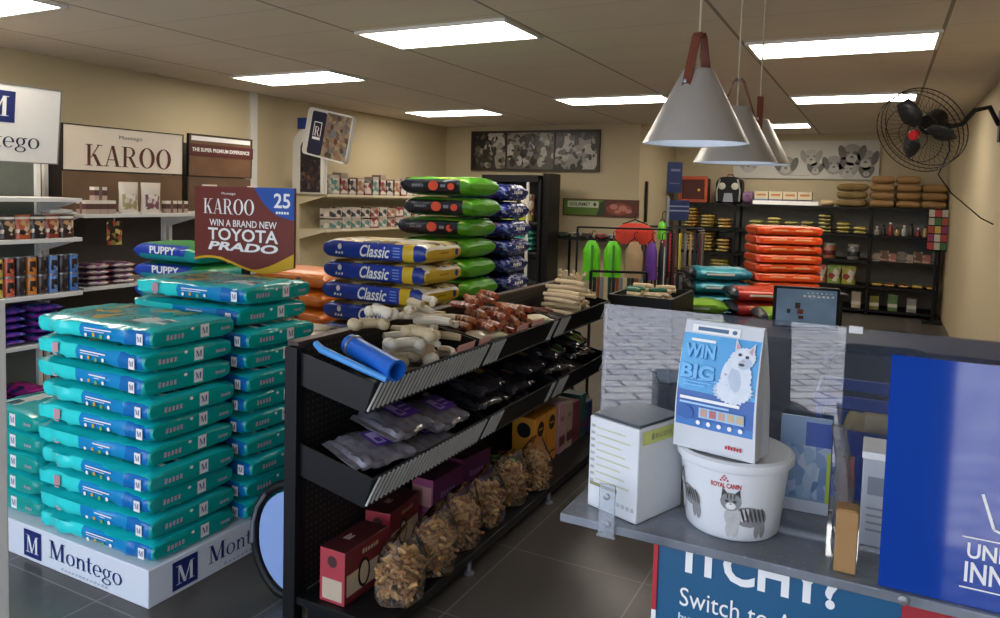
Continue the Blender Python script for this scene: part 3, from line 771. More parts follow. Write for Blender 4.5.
# goods on the cream-sign unit
bp_ = zmat('brown_cream_pack', 'b8a292', [('5a3a34', {'z': (.035, .075)}), ('e8ded0', {'z': (.075, None)}), ('7a5a50', {'x': (-.012, .012)})], rough=.4)
bm = MB().box(-.05, .05, -.03, .03, 0, .1).mesh('carton', [bp_])
for k in range(5):
    put_mesh('treat_carton', bm, (-5.26, 3.47+.063*k if k < 4 else 3.58, 1.3765 if k < 4 else 1.4785), rnd.uniform(-.1, .1) if k < 4 else 1.5, f'small brown and cream carton on the high white shelf, {ORD[k]+" along the row" if k < 4 else "laid on top of the row"}', 'carton', 'small brown and cream cartons')
M_WP = [zmat('white_pouch_%s' % n_, 'd9cfbf', [(('v', 26, [c_, 'cfc4b4', c_, 'e0d8ca']), {'z': (.03, .15), 'x': (-.06, .06)})], rough=.45) for n_, c_ in (('tan', 'a09a6a'), ('plum', '7a4a58'), ('grey', 'a89a90'))]
for k, (y, w, nm) in enumerate(((3.83, .16, 'olive picture'), (4.03, .17, 'plum picture'), (4.62, .15, 'grey picture'))):
    put_mesh('food_pouch', pouch_mesh('pouch', w, .245, .075, 120+k, M_WP[k]), (-5.26, y, 1.3765), PI/2-.1, f'tall white food pouch with {nm} on the high white shelf', 'pouch', 'tall white food pouches')
for k in range(2):
    put_mesh('treat_carton', bm, (-5.25, 4.2+.11*k, 1.3765), PI/2, f'low brown carton beside the tall white pouches, {["nearer", "farther"][k]} one', 'carton', 'low brown cartons')
for k in range(4):
    put_mesh('food_pouch', pouch_mesh('pouch', .15, [.2, .21, .24, .22][k], .07, 130+k, M_WP[(k*2) % 3]), (-5.27, 4.8+.165*k, 1.3765), PI/2+.05*k, f'white food pouch above the prize board, {ORD[k]} along the high shelf', 'pouch', 'white pouches above the prize board')
M_WRAP = zmat('purple_white_pack_film', '9a7a90', [(('v', 20, ['8a4a80', 'd8ccc8', '6a3a6a', 'b04a3a', 'c8b8b0']), {'nz': (-.9, None)})], rough=.3)
wm = sack_mb(.2, .3, .04, 140, n=3, nu=10, nv=16, e=7, flat=.08).mesh('pack', [M_WRAP])
for c_ in range(2):
    for k in range(4):
        put_mesh('food_pouch', wm, (-5.36, 3.56+.215*c_, .832+k*.0415), PI/2, f'purple and white pack below the cream sign, {["nearer", "farther"][c_]} pile, {ORD[k]} up', 'pouch', 'purple and white packs')
# hanging swing tag with a puppy picture
t = thing('shelf_tag', 'small hanging picture tag under the high white shelf', 'tag', (-5.19, 3.66, 1.34))
MB().box(-.003, .003, -.06, .06, -.2, -.02).build('card', zmat('puppy_picture_print', '6a5a38', [(('v', 30, ['8a7a3a', 'c8b060', '2a2418', 'a83a2a', '1c1814']), {'x': (-1, None)})], bump=0), t)
MB().tube([(0,0,-.02),(0,0,.006)], .003, 6).build('hook', M_GREY, t)

# ------------------------------------------------------------------ corner shelving further along the left wall
shelf_unit('ivory corner shelving with curved picture headers on the left wall', -6.42, -5.92, 6.95, 9.6, (.1, .6, 1.12, 1.55), 1.78, M_BEIGEMETAL, mat('ivory_back_panel', 'b8ac8c', .6))
t = thing('header_board', 'white arched header frame with a dark picture on the corner shelving', 'sign', (-6.19, 6.93, 1.552))
def rrect(x0, y0, x1, y1, r, corners=(1,1,1,1), n=6):
    out = []
    for i, (cx, cy, a) in enumerate(((x1-r,y1-r,0),(x0+r,y1-r,90),(x0+r,y0+r,180),(x1-r,y0+r,270))):
        if corners[i]:
            for k in range(n+1):
                u = math.radians(a+90*k/n); out.append((cx+r*math.cos(u), cy+r*math.sin(u)))
        else: out.append([(x1,y1),(x0,y1),(x0,y0),(x1,y0)][i])
    return out
MB().prism(rrect(-.25, 0, .27, .78, .2, (0,1,0,0)), -.015, .015).build('frame', M_WHITEMETAL, t, on('-Y', (0,0,0)))
q = MB(); q.prism(rrect(-.12, .02, .24, .66, .12, (0,1,0,0)), 0, .004); q.build('picture', zmat('dark_cat_picture', '2a2430', [(('v', 22, ['2a2230', '4a3230', '6a5a58', '1c1a28', '3a2a28', '141420']), {'x': (None, None), 'y': (.06, .4), 'z': (-1, 1)})], bump=0), t, on('-Y', (0,-.017,0)))
q = MB(); q.box(-.2, .12, .785, .92, -.01, .01, 0); rect(q, .0, .80, .1, .89, 1, .0125); q.build('blue_topper', [mat('royal_blue_print', '1f3f8a', .4), M_WHITE], t, on('-Y', (0,.02,0)))
t = thing('header_board', 'tilted white header panel with a navy band and dog photograph', 'sign', (-5.93, 6.86, 1.98))
A = on('-Y', (0,0,0)) @ Rz(-.2)
MB().prism(rrect(-.3, 0, .38, .56, .05, (1,1,1,1)), -.03, .03).build('frame', M_WHITEMETAL, t, A)
q = MB(); q.prism(rrect(-.22, .02, -.0, .53, .03), 0, .004, 0); serif(q, 'R', -.11, .3, .08, .11, 1, .0052); rect(q, -.17, .2, -.05, .23, 1, .0052)
for (xa, ya, xb, yb) in ((-.17,.4,-.05,.41),(-.17,.24,-.16,.41),(-.06,.24,-.05,.41)): rect(q, xa, ya, xb, yb, 1, .0052)
q.build('navy_band', [M_NAVYDK, M_WHITE], t, A @ T((0,0,.031)))
q = MB(); q.prism([(0,.02),(.37,.02),(.37,.54),(0,.54)], 0, .004); q.build('picture', zmat('dog_photo_print', '7a6a5c', [(('v', 20, ['8a7868', '6a5a4c', '98886c', '6a7078', '8a6a54', '4a3c34']), {'z': (-1, 1)})], bump=0), t, A @ T((0,0,.031)))
MB().box(-.02, .02, .0, .03, -.425, .1).build('bracket_post', M_WHITEMETAL, t)
# packs on the corner shelves
def boxm(name, w, d, h, m): return MB().box(-w/2, w/2, -d/2, d/2, 0, h).mesh(name, [m])
PCK = [zmat('corner_pack_%d' % i, c, [(('v', 18, [c, 'd8d0c4', a, 'c8beb0']), {'z': (.02, .2)})], bump=0, rough=.4) for i, (c, a) in enumerate((('b8aca0', '5a8a80'), ('a89080', '8a3a40'), ('c0b4a8', '3a3a44'), ('b09a88', 'a06a4a'), ('8a2a34', 'd8c8c0')))]
k = 0
for y in [7.12+.16*i for i in range(13)]:
    h_ = [.24, .27, .2, .22, .16][k % 5]
    put_mesh('food_carton', boxm('carton', .13, .14, h_, PCK[k % 5]), (-6.0, y, 1.551), PI/2+rnd.uniform(-.08, .08), f'food carton on the upper corner shelf, {ORD[k]} from the arched header', 'carton', 'cartons on the upper corner shelf'); k += 1
for k in range(12):
    y = 7.15+.19*k
    for l_ in range(2):
        put_mesh('food_carton', boxm('carton', .17, .2, .135 if k % 3 else .12, PCK[(k+l_*2) % 5 if k > 3 else (0, 2)[l_]]), (-6.03, y, 1.121+l_*.137), PI/2, f'pale carton on the middle corner shelf, {ORD[k]} column, {"upper" if l_ else "lower"}', 'carton', 'cartons on the middle corner shelf')
# near white display post at the picture's lower corner
t = thing('display_post', 'white post of a display stand near the entrance', 'stand', (-1.975, 1.06, 0))
MB().box(-.03, .02, -.02, .02, 0, 1.3).build('upright', M_WHITEMETAL, t, bevel=.004)
MB().box(-.25, .03, -.2, .05, 0, .015).build('foot_plate', M_WHITEMETAL, t)

# ------------------------------------------------------------------ black gondola with baskets
def perf_mat():
    m, nt, b = base_mat('perforated_black_steel', .5)
    tc = node(nt, 'ShaderNodeTexCoord'); so = node(nt, 'ShaderNodeSeparateXYZ'); nt.links.new(tc.outputs['Object'], so.inputs[0])
    def cell(s): return mth(nt, 'SUBTRACT', mth(nt, 'FRACT', mth(nt, 'DIVIDE', s, .025)), .5)
    a, c = cell(so.outputs[1]), cell(so.outputs[2])
    d = mth(nt, 'ADD', mth(nt, 'MULTIPLY', a, a), mth(nt, 'MULTIPLY', c, c))
    nt.links.new(mixc(nt, mth(nt, 'LESS_THAN', d, .035), lin('101012'), lin('4a4945')), b.inputs['Base Color']); return m
M_PERF = perf_mat()
t = thing('gondola_shelving', 'long black perforated gondola shelving with a low base deck on the tiles', 'shelving', (-1.865, 3.27, 0))
W2 = 1.25
MB().box(-.015, .015, -W2+.02, W2-.02, .1, 1.035).build('back_panel', M_PERF, t)
for yy in (-W2-.01, -.02, W2-.03): MB().box(-.035, .022, yy, yy+.045, 0, 1.03).build('upright', M_BLACK, t, bevel=.003)
MB().box(-.03, .02, -W2, W2, 1.035, 1.05).build('top_rail', mat('brown_black_rail', '3a2620', .5), t)
MB().box(.022, .42, -W2, W2, .07, .1).build('base_deck', M_BLACK, t, bevel=.003)
MB().box(.06, .38, -W2+.02, W2-.02, .015, .07).build('kick_plate', M_BLACKGLOSS, t)
for yy in (-.62, .22, 1.1):
    MB().lathe([(.022,0),(.022,.008),(.01,.012),(.01,.07)], (.40, yy, 0), 12).build('foot', M_GREY, t)
GOND = tree_of(t)
M_SLAT = mat('grey_slats', 'bab7b0', .5)
def basket(label, y0, y1, zb, slats=True):
    """sloping tray hooked on the panel; zb = height of the rear lower edge"""
    t = thing('gondola_basket', label, 'basket', (-1.842, (y0+y1)/2, zb), 0, 'black sloping baskets')
    w = (y1-y0)/2
    prof = [(0, .115), (.33, .05), (.29, -.062), (0, -.005)]
    for yy in (-w, w-.006):
        MB().prism(prof, 0, .006).build('end_panel', M_BLACKGLOSS, t, T((0, yy+.006, 0)) @ Rx(PI/2))
    b = MB(); b.add([(0,-w+.006,-.005),(.29,-w+.006,-.062),(.29,w-.006,-.062),(0,w-.006,-.005),(0,-w+.006,0),(.29,-w+.006,-.057),(.29,w-.006,-.057),(0,w-.006,0)],
                    [(0,3,2,1),(4,5,6,7),(0,1,5,4),(2,3,7,6),(1,2,6,5),(3,0,4,7)], 0)
    b.build('tray', M_BLACK, t)
    f = MB()
    for k, q in enumerate(((.292, -.062), (.331, .049))): f.tube([(q[0], -w+.006, q[1]), (q[0], w-.006, q[1])], .0045, 6)
    f.add([(.292,-w+.006,-.06),(.292,w-.006,-.06),(.326,w-.006,.046),(.326,-w+.006,.046)], [(0,1,2,3)])
    f.build('front_rail', M_BLACK, t)
    s = MB(); s2 = []; n = int((y1-y0)/.028)
    for k in range(n):
        y = -w+.022+k*.028
        if not slats and .16 < (k/n) < .9: continue
        if not slats and k/n >= .9 and s.v and len(s.v) < 9999 and not s2: s2.append(s); s = MB()
        s.tube([(.2995, y-.016, -.056), (.3345, y+.018, .044)], .005, 4)
    for q_ in [s]+s2: q_.build('slats', M_SLAT, t)
    if not slats: MB().add([(.2965,-w+.17,-.056),(.2965,w-.1,-.056),(.334,w-.1,.046),(.334,-w+.17,.046)], [(0,1,2,3)]).build('label_strip', M_BLACKGLOSS, t)
    return t
US = ((2.03, 2.85), (2.87, 3.65), (3.67, 4.5))
for k, (a, b) in enumerate(US):
    bu = basket(f'upper black basket {["with the blue roll and white chews", "of orange-brown wrapped chews", "with the pale rawhide stick bundle"][k]}', a, b, .895, k == 0)
    bl = basket(f'lower black basket {["of clear bags with purple labels", "of crumpled dark bags behind the purple-labelled ones", "of black bags at the far gondola end"][k]}', a, b, .56, k == 0)
    HEAP['u%d' % k] = [tree_of(bu), GOND]; HEAP['l%d' % k] = [tree_of(bl), tree_of(bu), GOND]

def bfloor(x, zb): return zb - .057*((x+1.848)/.29) + .003   # tray surface height
# blue roll
t = thing('plastic_roll', 'bright blue plastic roll lying across the near end of the upper basket', 'roll', (-1.60, 2.135, .955))
M_BLUEPL = mat('bright_blue_plastic', '1763c4', .35, var=.08)
A = T((0,0,0)) @ Rz(-.32) @ Ry(PI/2+.15)
prof = [(.038,-.15),(.039,.15),(.030,.15),(.029,-.15)]
MB().lathe(prof+[prof[0]], seg=24, M=A, cap=False).build('tube', M_BLUEPL, t)
MB().tube([(-.21,-.062,.035),(-.17,-.076,.02),(.0,-.08,-.02),(.12,-.075,-.05)], [.012,.014,.013,.012], 8).build('loose_edge', mat('light_blue_plastic', '4f9ae0', .3), t)
MB().tube([A @ Vector((.039*math.cos(a), .039*math.sin(a), -.118)) for a in [2*PI*k/20 for k in range(20)]], .006, 6, closed=True).build('grey_tape', M_GREY, t)
settle(t, 'u0')
# white knotted chews
M_RAW = mat('white_rawhide', 'dcd3bd', .6, var=.1, bump=.3, bscale=40)
M_RAWB = mat('cream_rawhide', 'cbb892', .6, var=.15, bump=.3, bscale=40)
def chew_mesh(seed, L, r, m):
    rr = random.Random(seed); b = MB()
    b.tube([(-L/2,0,0),(-L/4,0,.004),(0,0,.006),(L/4,0,.004),(L/2,0,0)], [r*.75,r*.7,r*.72,r*.7,r*.75], 10)
    for sg in (-1, 1):
        for dy in (-1, 1): b.ball((sg*L/2, dy*r*.6, rr.uniform(-.2, .2)*r), (r*.95, r*.8, r*.85), seg=10, rings=6)
    return b.mesh('chew', [m])
cm = [chew_mesh(i, .115, .028, M_RAW if i else M_RAWB) for i in range(3)]
spots = [(-1.79,2.33,0),(-1.78,2.40,0),(-1.72,2.35,0),(-1.66,2.28,0),(-1.64,2.36,0),(-1.59,2.29,0),(-1.57,2.37,0),(-1.70,2.42,0)]
for k, (x, y, dz) in enumerate(spots):
    put_mesh('dog_chew', cm[k % 3], (x, y+.03, bfloor(x, .895)+.03+dz*.2), rnd.uniform(-1.2, 1.2), f'knotted white dog chew beside the blue roll, {ORD[k]} from the near end', 'dog chew', 'knotted white chews beside the blue roll', 0, 'u0')
# ball chew
for k, (x, y) in enumerate(((-1.56, 2.215), (-1.555, 2.44))):
    o = MB().ball((0,0,0), .034, seg=16, rings=10).build('dog_chew', M_RAW); o.location = (x, y+.02, bfloor(x, .895)+.04); tag(o, f'round white ball chew at the front of the upper basket, {["nearer the blue roll", "farther from the blue roll"][k]}', 'dog chew', 'round ball chews'); settle(o, 'u0')
# plump white packet leaning on the divider
t = thing('treat_packet', 'plump cream packet twisted at one end, propped on the rear of the basket', 'packet', (-1.70, 2.76, .985), 2.35)
t.rotation_euler = (0, .55, 2.2 - PI); t.location = (-1.72, 2.66, .93)
MB().lathe([(.002,-.13),(.03,-.125),(.043,-.09),(.046,0),(.04,.07),(.015,.1),(.008,.115),(.02,.14)], seg=16, M=Ry(PI/2)).build('body', M_RAWB, t)
MB().lathe([(.011,.108),(.013,.113),(.011,.118)], seg=10, M=Ry(PI/2)).build('tie', M_YELLOW, t)
settle(t, 'u0', .008)
# heap of small rawhide sticks
def stick_mesh(L, r, m, seg=7, bend=.02): return MB().tube([(-L/2,0,0),(-L/6,bend*.4,.0),(L/6,bend*.2,.003),(L/2,-bend*.3,0)], [r*.85,r,r,r*.85], seg).mesh('stick', [m])
sm = [stick_mesh(.15, .0165, M_RAW, bend=.05), stick_mesh(.14, .017, M_RAWB, bend=-.05), stick_mesh(.16, .016, M_RAW, bend=.06)]
k = 0
for l_ in range(2):
    for r_ in range(12 - l_*2):
        x = -1.765 + (l_*.012) + (r_ % 2)*.12 + rnd.uniform(-.012, .012); y = 2.50 + l_*.03 + (r_//2)*.052 + rnd.uniform(-.008, .008)
        put_mesh('dog_chew', sm[k % 3], (x, y, bfloor(x, .895)+.018+l_*.018), rnd.uniform(-.9, .9), f'small white rawhide stick in the tied heap, {ORD[l_]} layer up, {ORD[r_]} along', 'dog chew', 'small white rawhide sticks', rnd.uniform(-.1, .1), 'u0'); k += 1
M_STRIP = mat('red_brown_chew', '7a3524', .5, var=.25, scale=30)
strip_me = stick_mesh(.07, .009, M_STRIP)
for k in range(12):
    x = -1.56 - .022*(k % 2); y = 2.50+.028*k
    put_mesh('dog_chew', strip_me, (x, y, bfloor(x, .895)+.014), 1.2+rnd.uniform(-.4, .4), f'short red-brown chew strip at the basket front, {ORD[k]} from the blue roll', 'dog chew', 'short red-brown strips', 0, 'u0')
# pink price strips along basket front
M_PINK = mat('pink_paper', 'd8a09a', .6)
for k, (y, L) in enumerate(((2.64,.14),(2.80,.1),(3.18,.12),(3.36,.14))):
    o = MB().box(-.0008, .0008, -L/2, L/2, 0, .03).build('price_strip', M_PINK); o.location = (-1.503, y, .955); o.rotation_euler = (0, .25, 0)
    tag(o, f'pale pink price strip clipped on the upper basket front, {ORD[k]} from the near end', 'price strip', 'pink price strips')
wp2 = sack_mb(.2, .13, .05, 150, n=2.5, amp=.008, nu=10, nv=14, e=7, flat=.08).mesh('pack', [mat('cream_pack_film', 'd2c6a4', .3, var=.2, bump=.4)])
put_mesh('treat_packet', wp2, (-1.60, 3.0, .88), 1.2, 'cream packet lying in front of the orange-brown chews', 'packet', None, 0, 'u1')
put_mesh('treat_packet', wp2, (-1.60, 3.52, .88), 1.1, 'cream packet at the far front corner of the middle basket', 'packet', None, 0, 'u1')
# orange wrapped chews
M_OCH = [zmat('orange_wrap_%d' % i, c, [(('v', 60, [c, 'e0b090', '7a2a1a', c, '3a1a14'], (1,1,1)), {'x': (-.04, .05)})], rough=.3, bump=0) for i, c in enumerate(('b4552e', 'a0442a', 'c07a4a'))]
om = [stick_mesh(.17, .0165, m, bend=.006) for m in M_OCH]
k = 0
for l_ in range(5):
    for r_ in range(14 - l_*2):
        x = -1.77 + .03*l_*.5 + (r_ % 2)*.15 + rnd.uniform(-.012, .012); y = 2.96 + l_*.03 + (r_//2)*.078 + rnd.uniform(-.01, .01)
        put_mesh('dog_chew', om[k % 3], (x, y, bfloor(x, .895)+.018+l_*.02), -.55+rnd.uniform(-.35, .35), f'orange-brown wrapped chew, {ORD[l_]} layer, {ORD[r_]} along the middle upper basket', 'dog chew', 'orange-brown wrapped chews', rnd.uniform(-.1, .1), 'u1'); k += 1
# rawhide long sticks
M_PALE = mat('pale_tan_rawhide', 'cdb896', .6, var=.15)
lm = [stick_mesh(.27, .014, M_PALE, bend=.01), stick_mesh(.25, .015, M_RAWB, bend=.014)]
k = 0
for l_ in range(3):
    for r_ in range(8 - 2*l_):
        x = -1.645 + rnd.uniform(-.01, .01); y = 3.95+l_*.03+r_*.04
        put_mesh('dog_chew', lm[k % 2], (x, y, bfloor(x, .895)+.04+l_*.02), rnd.uniform(-.25, .25)-.2, f'long pale rawhide stick in the far upper basket, {ORD[l_]} layer, {ORD[r_]} along', 'dog chew', 'long pale rawhide sticks lying', .0, 'u2'); k += 1
t = thing('stick_bundle', 'upright bundle of long pale rawhide sticks at the basket rear', 'bundle', (-1.73, 4.38, .893))
for k in range(16):
    a = rnd.uniform(0, 6.28); r = .052*math.sqrt(rnd.random()); x, y = r*math.cos(a), r*math.sin(a)
    MB().tube([(x*.7, y*.7, 0), (x*1.2, y*1.2, .13), (x*1.9+.01, y*1.9, .2+rnd.uniform(0, .05))], .011, 7).build('rawhide_stick', M_PALE if k % 2 else M_RAWB, t)
bs = stick_mesh(.2, .009, mat('dark_red_chew', '6e3420', .5, var=.3, scale=30))
for k in range(14):
    y = 3.72+.014*k; x = -1.68 - .05*(k % 2)
    put_mesh('dog_chew', bs, (x, y, bfloor(x, .895)+.012+.019*(k % 3)), -.3+rnd.uniform(-.25, .25), f'dark red chew strip beside the long rawhide, {ORD[k]} along', 'dog chew', 'dark red chew strips', 0, 'u2')

# bags in the lower baskets
M_GBAG = mat('smoky_clear_bag_film', '77737a', .1, var=.55, scale=26, bump=.7, bscale=16)
M_DBAG = mat('dark_bag_film', '2a282c', .12, var=.6, scale=30, bump=.9, bscale=16)
M_PURPLE = mat('purple_label', '5a2a9a', .35)
def label_bag(seed, m, lab):
    t = thing('treat_bag', 'bag', 'bag'); sack_mb(.34, .23, .06, seed, n=2.2, amp=.02, flange=.03, nu=20, nv=20, e=7, flat=.06).build('film_bag', m, t)
    if lab:
        q = MB()
        N = 6
        rect(q, -.07, -.055, .07, .055, 0); rect(q, -.055, -.04, -.01, .04, 1, .0008); rect(q, -.045, -.03, -.018, .0, 0, .0014); rect(q, .005, .01, .06, .02, 1, .0008); rect(q, .005, -.02, .05, -.012, 1, .0008)
        q.build('purple_label', [M_PURPLE, mat('lilac_print', 'c9b8e2', .4)], t, T((.04, 0, .0625)))
    else:
        q = MB(); rect(q, -.04, -.03, .03, .03, 0); q.build('small_label', lab if lab is not None and lab is not False else M_CARD, t, T((.05, .02, .0625)))
    return t
gb = [Proto(label_bag(160+i, M_GBAG, True)) for i in range(2)]
for k, (x, y, dz, rz, tx) in enumerate(((-1.665,2.22,.0,1.35,.22),(-1.665,2.53,.0,1.5,.22),(-1.675,2.36,.03,1.62,.27),(-1.675,2.64,.03,1.45,.25),(-1.685,2.50,.06,1.5,.3),(-1.68,2.24,.06,1.5,.3),(-1.68,2.66,.07,1.6,.28))):
    gb[k % 2].put((x, y, bfloor(x, .56)+.02+dz), rz, f'smoky clear treat bag with purple label, {ORD[k]} placed from the near basket end', 'smoky bags with purple labels', (tx, .05)); settle(LASTROOT[0], 'l0', .006, 20)
db = [Proto(label_bag(170+i, M_DBAG, False)) for i in range(2)]
for k in range(8):
    x = -1.665 - .02*(k % 2); y = 3.02+.17*(k//2)+.02*(k % 2)
    db[k % 2].put((x, y, bfloor(x, .56)+.02+(k % 2)*.05), 1.5+rnd.uniform(-.2, .2), f'dark crumpled bag in the middle lower basket, {ORD[k//2]} pair, {"upper" if k % 2 else "lower"}', 'dark bags in the middle lower basket', (rnd.uniform(.18, .28), .03)); settle(LASTROOT[0], 'l1', .006, 20)
for k in range(8):
    x = -1.665 - .02*(k % 2); y = 3.83+.17*(k//2)+.02*(k % 2)
    db[k % 2].put((x, y, bfloor(x, .56)+.02+(k % 2)*.05), 1.55+rnd.uniform(-.2, .2), f'black treat bag in the far lower basket, {ORD[k//2]} pair, {"upper" if k % 2 else "lower"} one', 'black bags in the far lower basket', (rnd.uniform(.18, .28), .03)); settle(LASTROOT[0], 'l2', .006, 20)

# boxes on the base deck
def carton(label, loc, w, d, h, front, side, top, group=None, dec=None, rz=0):
    t = thing('treat_box', label, 'box', loc, rz, group)
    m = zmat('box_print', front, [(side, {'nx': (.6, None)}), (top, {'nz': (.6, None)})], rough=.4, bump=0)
    MB().box(-w/2, w/2, -d/2, d/2, 0, h).build('carton', m, t, bevel=.002); return t
def red_box(label, loc, rz=0):
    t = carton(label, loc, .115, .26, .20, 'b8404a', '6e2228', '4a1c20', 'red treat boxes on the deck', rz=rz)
    q = MB(); rect(q, -.045, .012, .045, .09, 0); blob(q, 0, .155, .022, .022, 1); q.build('front_label', [mat('pale_beige_print', 'c8b29a', .5), mat('dark_ring_print', '4a2a28', .4)], t, on('-Y', (0, -.131, 0)))
    q = MB(); rect(q, -.12, .03, .12, .11, 0); blob(q, -.02, .085, .036, .055, 1, .001, n=20); blob(q, -.02, .085, .026, .044, 0, .0018); marks(q, 6, .02, .165, .1, .02, 0)
    q.build('side_label', [mat('beige_print', 'bfa98c', .5), M_BLACK], t, on('+X', (.0585, 0, 0)))
    q = MB(); marks(q, 3, -.01, -.02, .03, .05, 0); q.build('top_print', mat('pale_rose_print', 'd8b8b0', .5), t, T((0, 0, .2015)))
    return t
red_box('nearest red treat box on the deck, beige label facing the entrance', (-1.70, 2.18, .101))
red_box('red treat box behind the nearest red one, against the perforated panel', (-1.768, 2.52, .101), .12)
for k, (x, y, rz) in enumerate(((-1.74, 2.83, -.05), (-1.75, 3.12, -.1))):
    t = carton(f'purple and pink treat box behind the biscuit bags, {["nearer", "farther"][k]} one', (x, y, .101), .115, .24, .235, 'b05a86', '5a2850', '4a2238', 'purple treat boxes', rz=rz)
    q = MB(); rect(q, -.05, .11, .05, .2, 0); q.build('front_label', M_PINK, t, on('-Y', (0, -.1215, 0)))
    q = MB(); marks(q, 5, 0, .15, .12, .03, 0); blob(q, 0, .08, .05, .03, 0); q.build('side_label', mat('mauve_print', '8a6a9a', .4), t, on('+X', (.0585, 0, 0)))
M_GRNPK = zmat('green_pack_film', '3f6a2a', [(('v', 22, ['3f6a2a', '55843a', '2a4a1c', '8aa860', '3f6a2a']), {'nz': (-.9, None)})], rough=.25, bump=.4)
for k in range(2):
    put_mesh('treat_packet', sack_mb(.26, .2, .06, 190+k, n=2.6, amp=.01, nu=12, nv=16, e=7, flat=.08).mesh('pack', [M_GRNPK]), (-1.732, 3.385, .101 + k*.062), PI/2, f'green treat packet lying behind the biscuit bags, {["lower", "upper"][k]} one', 'packet', 'green treat packets')
t = carton('low red-topped dark box just before the yellow boxes', (-1.77, 3.52, .226), .13, .06, .1, '2a2426', '3a2a2c', 'b02a24')
t.location = (-1.74, 3.53, .101)
for k in range(2):
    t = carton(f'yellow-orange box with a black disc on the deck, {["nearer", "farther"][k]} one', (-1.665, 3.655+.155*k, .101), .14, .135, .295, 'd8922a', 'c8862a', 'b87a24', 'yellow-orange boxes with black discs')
    q = MB(); blob(q, .0, .225, .042, .042, 0, n=24); marks(q, 3, 0, .225, .05, .014, 1, z=.001); rect(q, -.05, .05, .05, .06, 0)
    q.build('side_disc', [M_BLACK, M_YELLOW], t, on('+X', (.0715, 0, 0)))
    q = MB(); blob(q, .0, .225, .042, .042, 0, n=24); q.build('front_disc', [M_BLACK], t, on('-Y', (0, -.069, 0)))
for k, (c1, c2, nm) in enumerate((('c9a4a8', 'a88488', 'pale pink'), ('b8a898', '98887a', 'beige'), ('8a3a4a', '6a2a38', 'wine red'), ('3a6a5a', '2a5044', 'green'), ('2a4a8a', '1f3a6e', 'blue'))):
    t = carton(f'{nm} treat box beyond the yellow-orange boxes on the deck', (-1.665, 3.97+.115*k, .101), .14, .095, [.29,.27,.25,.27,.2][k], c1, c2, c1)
    q = MB(); marks(q, 3, 0, .2 if k < 4 else .14, .06, .03, 0); rect(q, -.04, .04, .04, .1, 0); q.build('side_print', mat('dark_rose_print', '5a2a34', .4), t, on('+X', (.0715, 0, 0)))
# clear bags of brown biscuits
M_BISC = [mat('brown_biscuit', 'a06e3a', .7, var=.3, scale=40), mat('tan_biscuit', 'c89a60', .7, var=.25, scale=40)]
M_FILM = clear_mat('clear_film', 'fbfaf8', 1.2, .1, haze=.06, hazecol='d8d4cc')
def biscuit_bag(seed):
    rr = random.Random(seed); t = thing('biscuit_bag', 'bag', 'bag'); b = MB()
    for k in range(210):
        u, v = rr.uniform(-1, 1), rr.uniform(-1, 1); h = rr.random()
        x, y, z = u*.07, v*.08, .018 + h*.165*(1-.35*abs(v)**3)*(1-.3*abs(u)**3)
        a, e = rr.uniform(0, 6.28), rr.uniform(-.6, .6); L = rr.uniform(.013, .021)
        d = Vector((math.cos(a)*math.cos(e), math.sin(a)*math.cos(e), math.sin(e)))*L
        p = Vector((x, y, z)); b.tube([p-d, p+Vector((0,0,.003)), p+d], [.006, .0078, .006], 5, k % 2)
    o = b.build('biscuits', M_BISC, t); o['kind'] = 'stuff'
    f = MB(); off = Vector((seed, 0, 0)); vs, fs, n, mrows = [], [], 20, 9
    for i in range(mrows+1):
        s_ = i/mrows; z = .003 + .235*s_; w = (1-max(0, s_-.55)**1.2*1.9) if s_ > .55 else 1.0
        for k in range(n):
            a = 2*PI*k/n; r = 1+.12*noise.noise(Vector((math.cos(a)*2, math.sin(a)*2, z*14))+off)
            vs.append((.092*math.cos(a)*r*max(w, .12), .106*math.sin(a)*r*(1-.25*(1-w)), z))
    for i in range(mrows):
        for k in range(n): fs.append((i*n+k, i*n+(k+1) % n, (i+1)*n+(k+1) % n, (i+1)*n+k))
    fs.append(tuple(range(n))[::-1]); f.add(vs, fs, 0, True); f.build('clear_film', M_FILM, t)
    return t
bb = [Proto(biscuit_bag(i)) for i in range(3)]
for k, (x, y, rz, tl) in enumerate(((-1.525, 2.22, .3, .25), (-1.53, 2.46, .1, .2), (-1.55, 2.70, -.1, .2), (-1.555, 2.94, .2, .2), (-1.56, 3.2, -.2, .15), (-1.535, 3.44, .1, .1))):
    bb[k % 3].put((x, y, .106), rz, f'clear bag of brown twig biscuits on the deck edge, {ORD[k]} from the near end', 'clear biscuit bags', (0, tl*.3))

# rounded black-framed sign behind the gondola end
t = thing('pavement_sign', 'rounded black-framed blue sign standing between the white base and black shelving', 'sign', (-2.035, 2.12, 0), 0)
outer = rrect(-.115, .0, .13, .47, .22, (0,1,1,0), 10); inner = rrect(-.09, .03, .12, .44, .19, (0,1,1,0), 10)
MB().tube([(x, 0, max(.02, y)) for x, y in outer], .019, 8, closed=True).build('frame', M_BLACK, t)
MB().prism(inner, -.004, .004).build('panel', mat('pale_blue_panel', '8fa8d8', .35, var=.06), t, on('-Y', (0,0,0)))
MB().tube([(-.113,-.019,.2),(-.11,-.019,.28),(-.09,-.019,.345),(-.045,-.019,.41)], .007, 6).build('silver_edge', M_GREY, t)

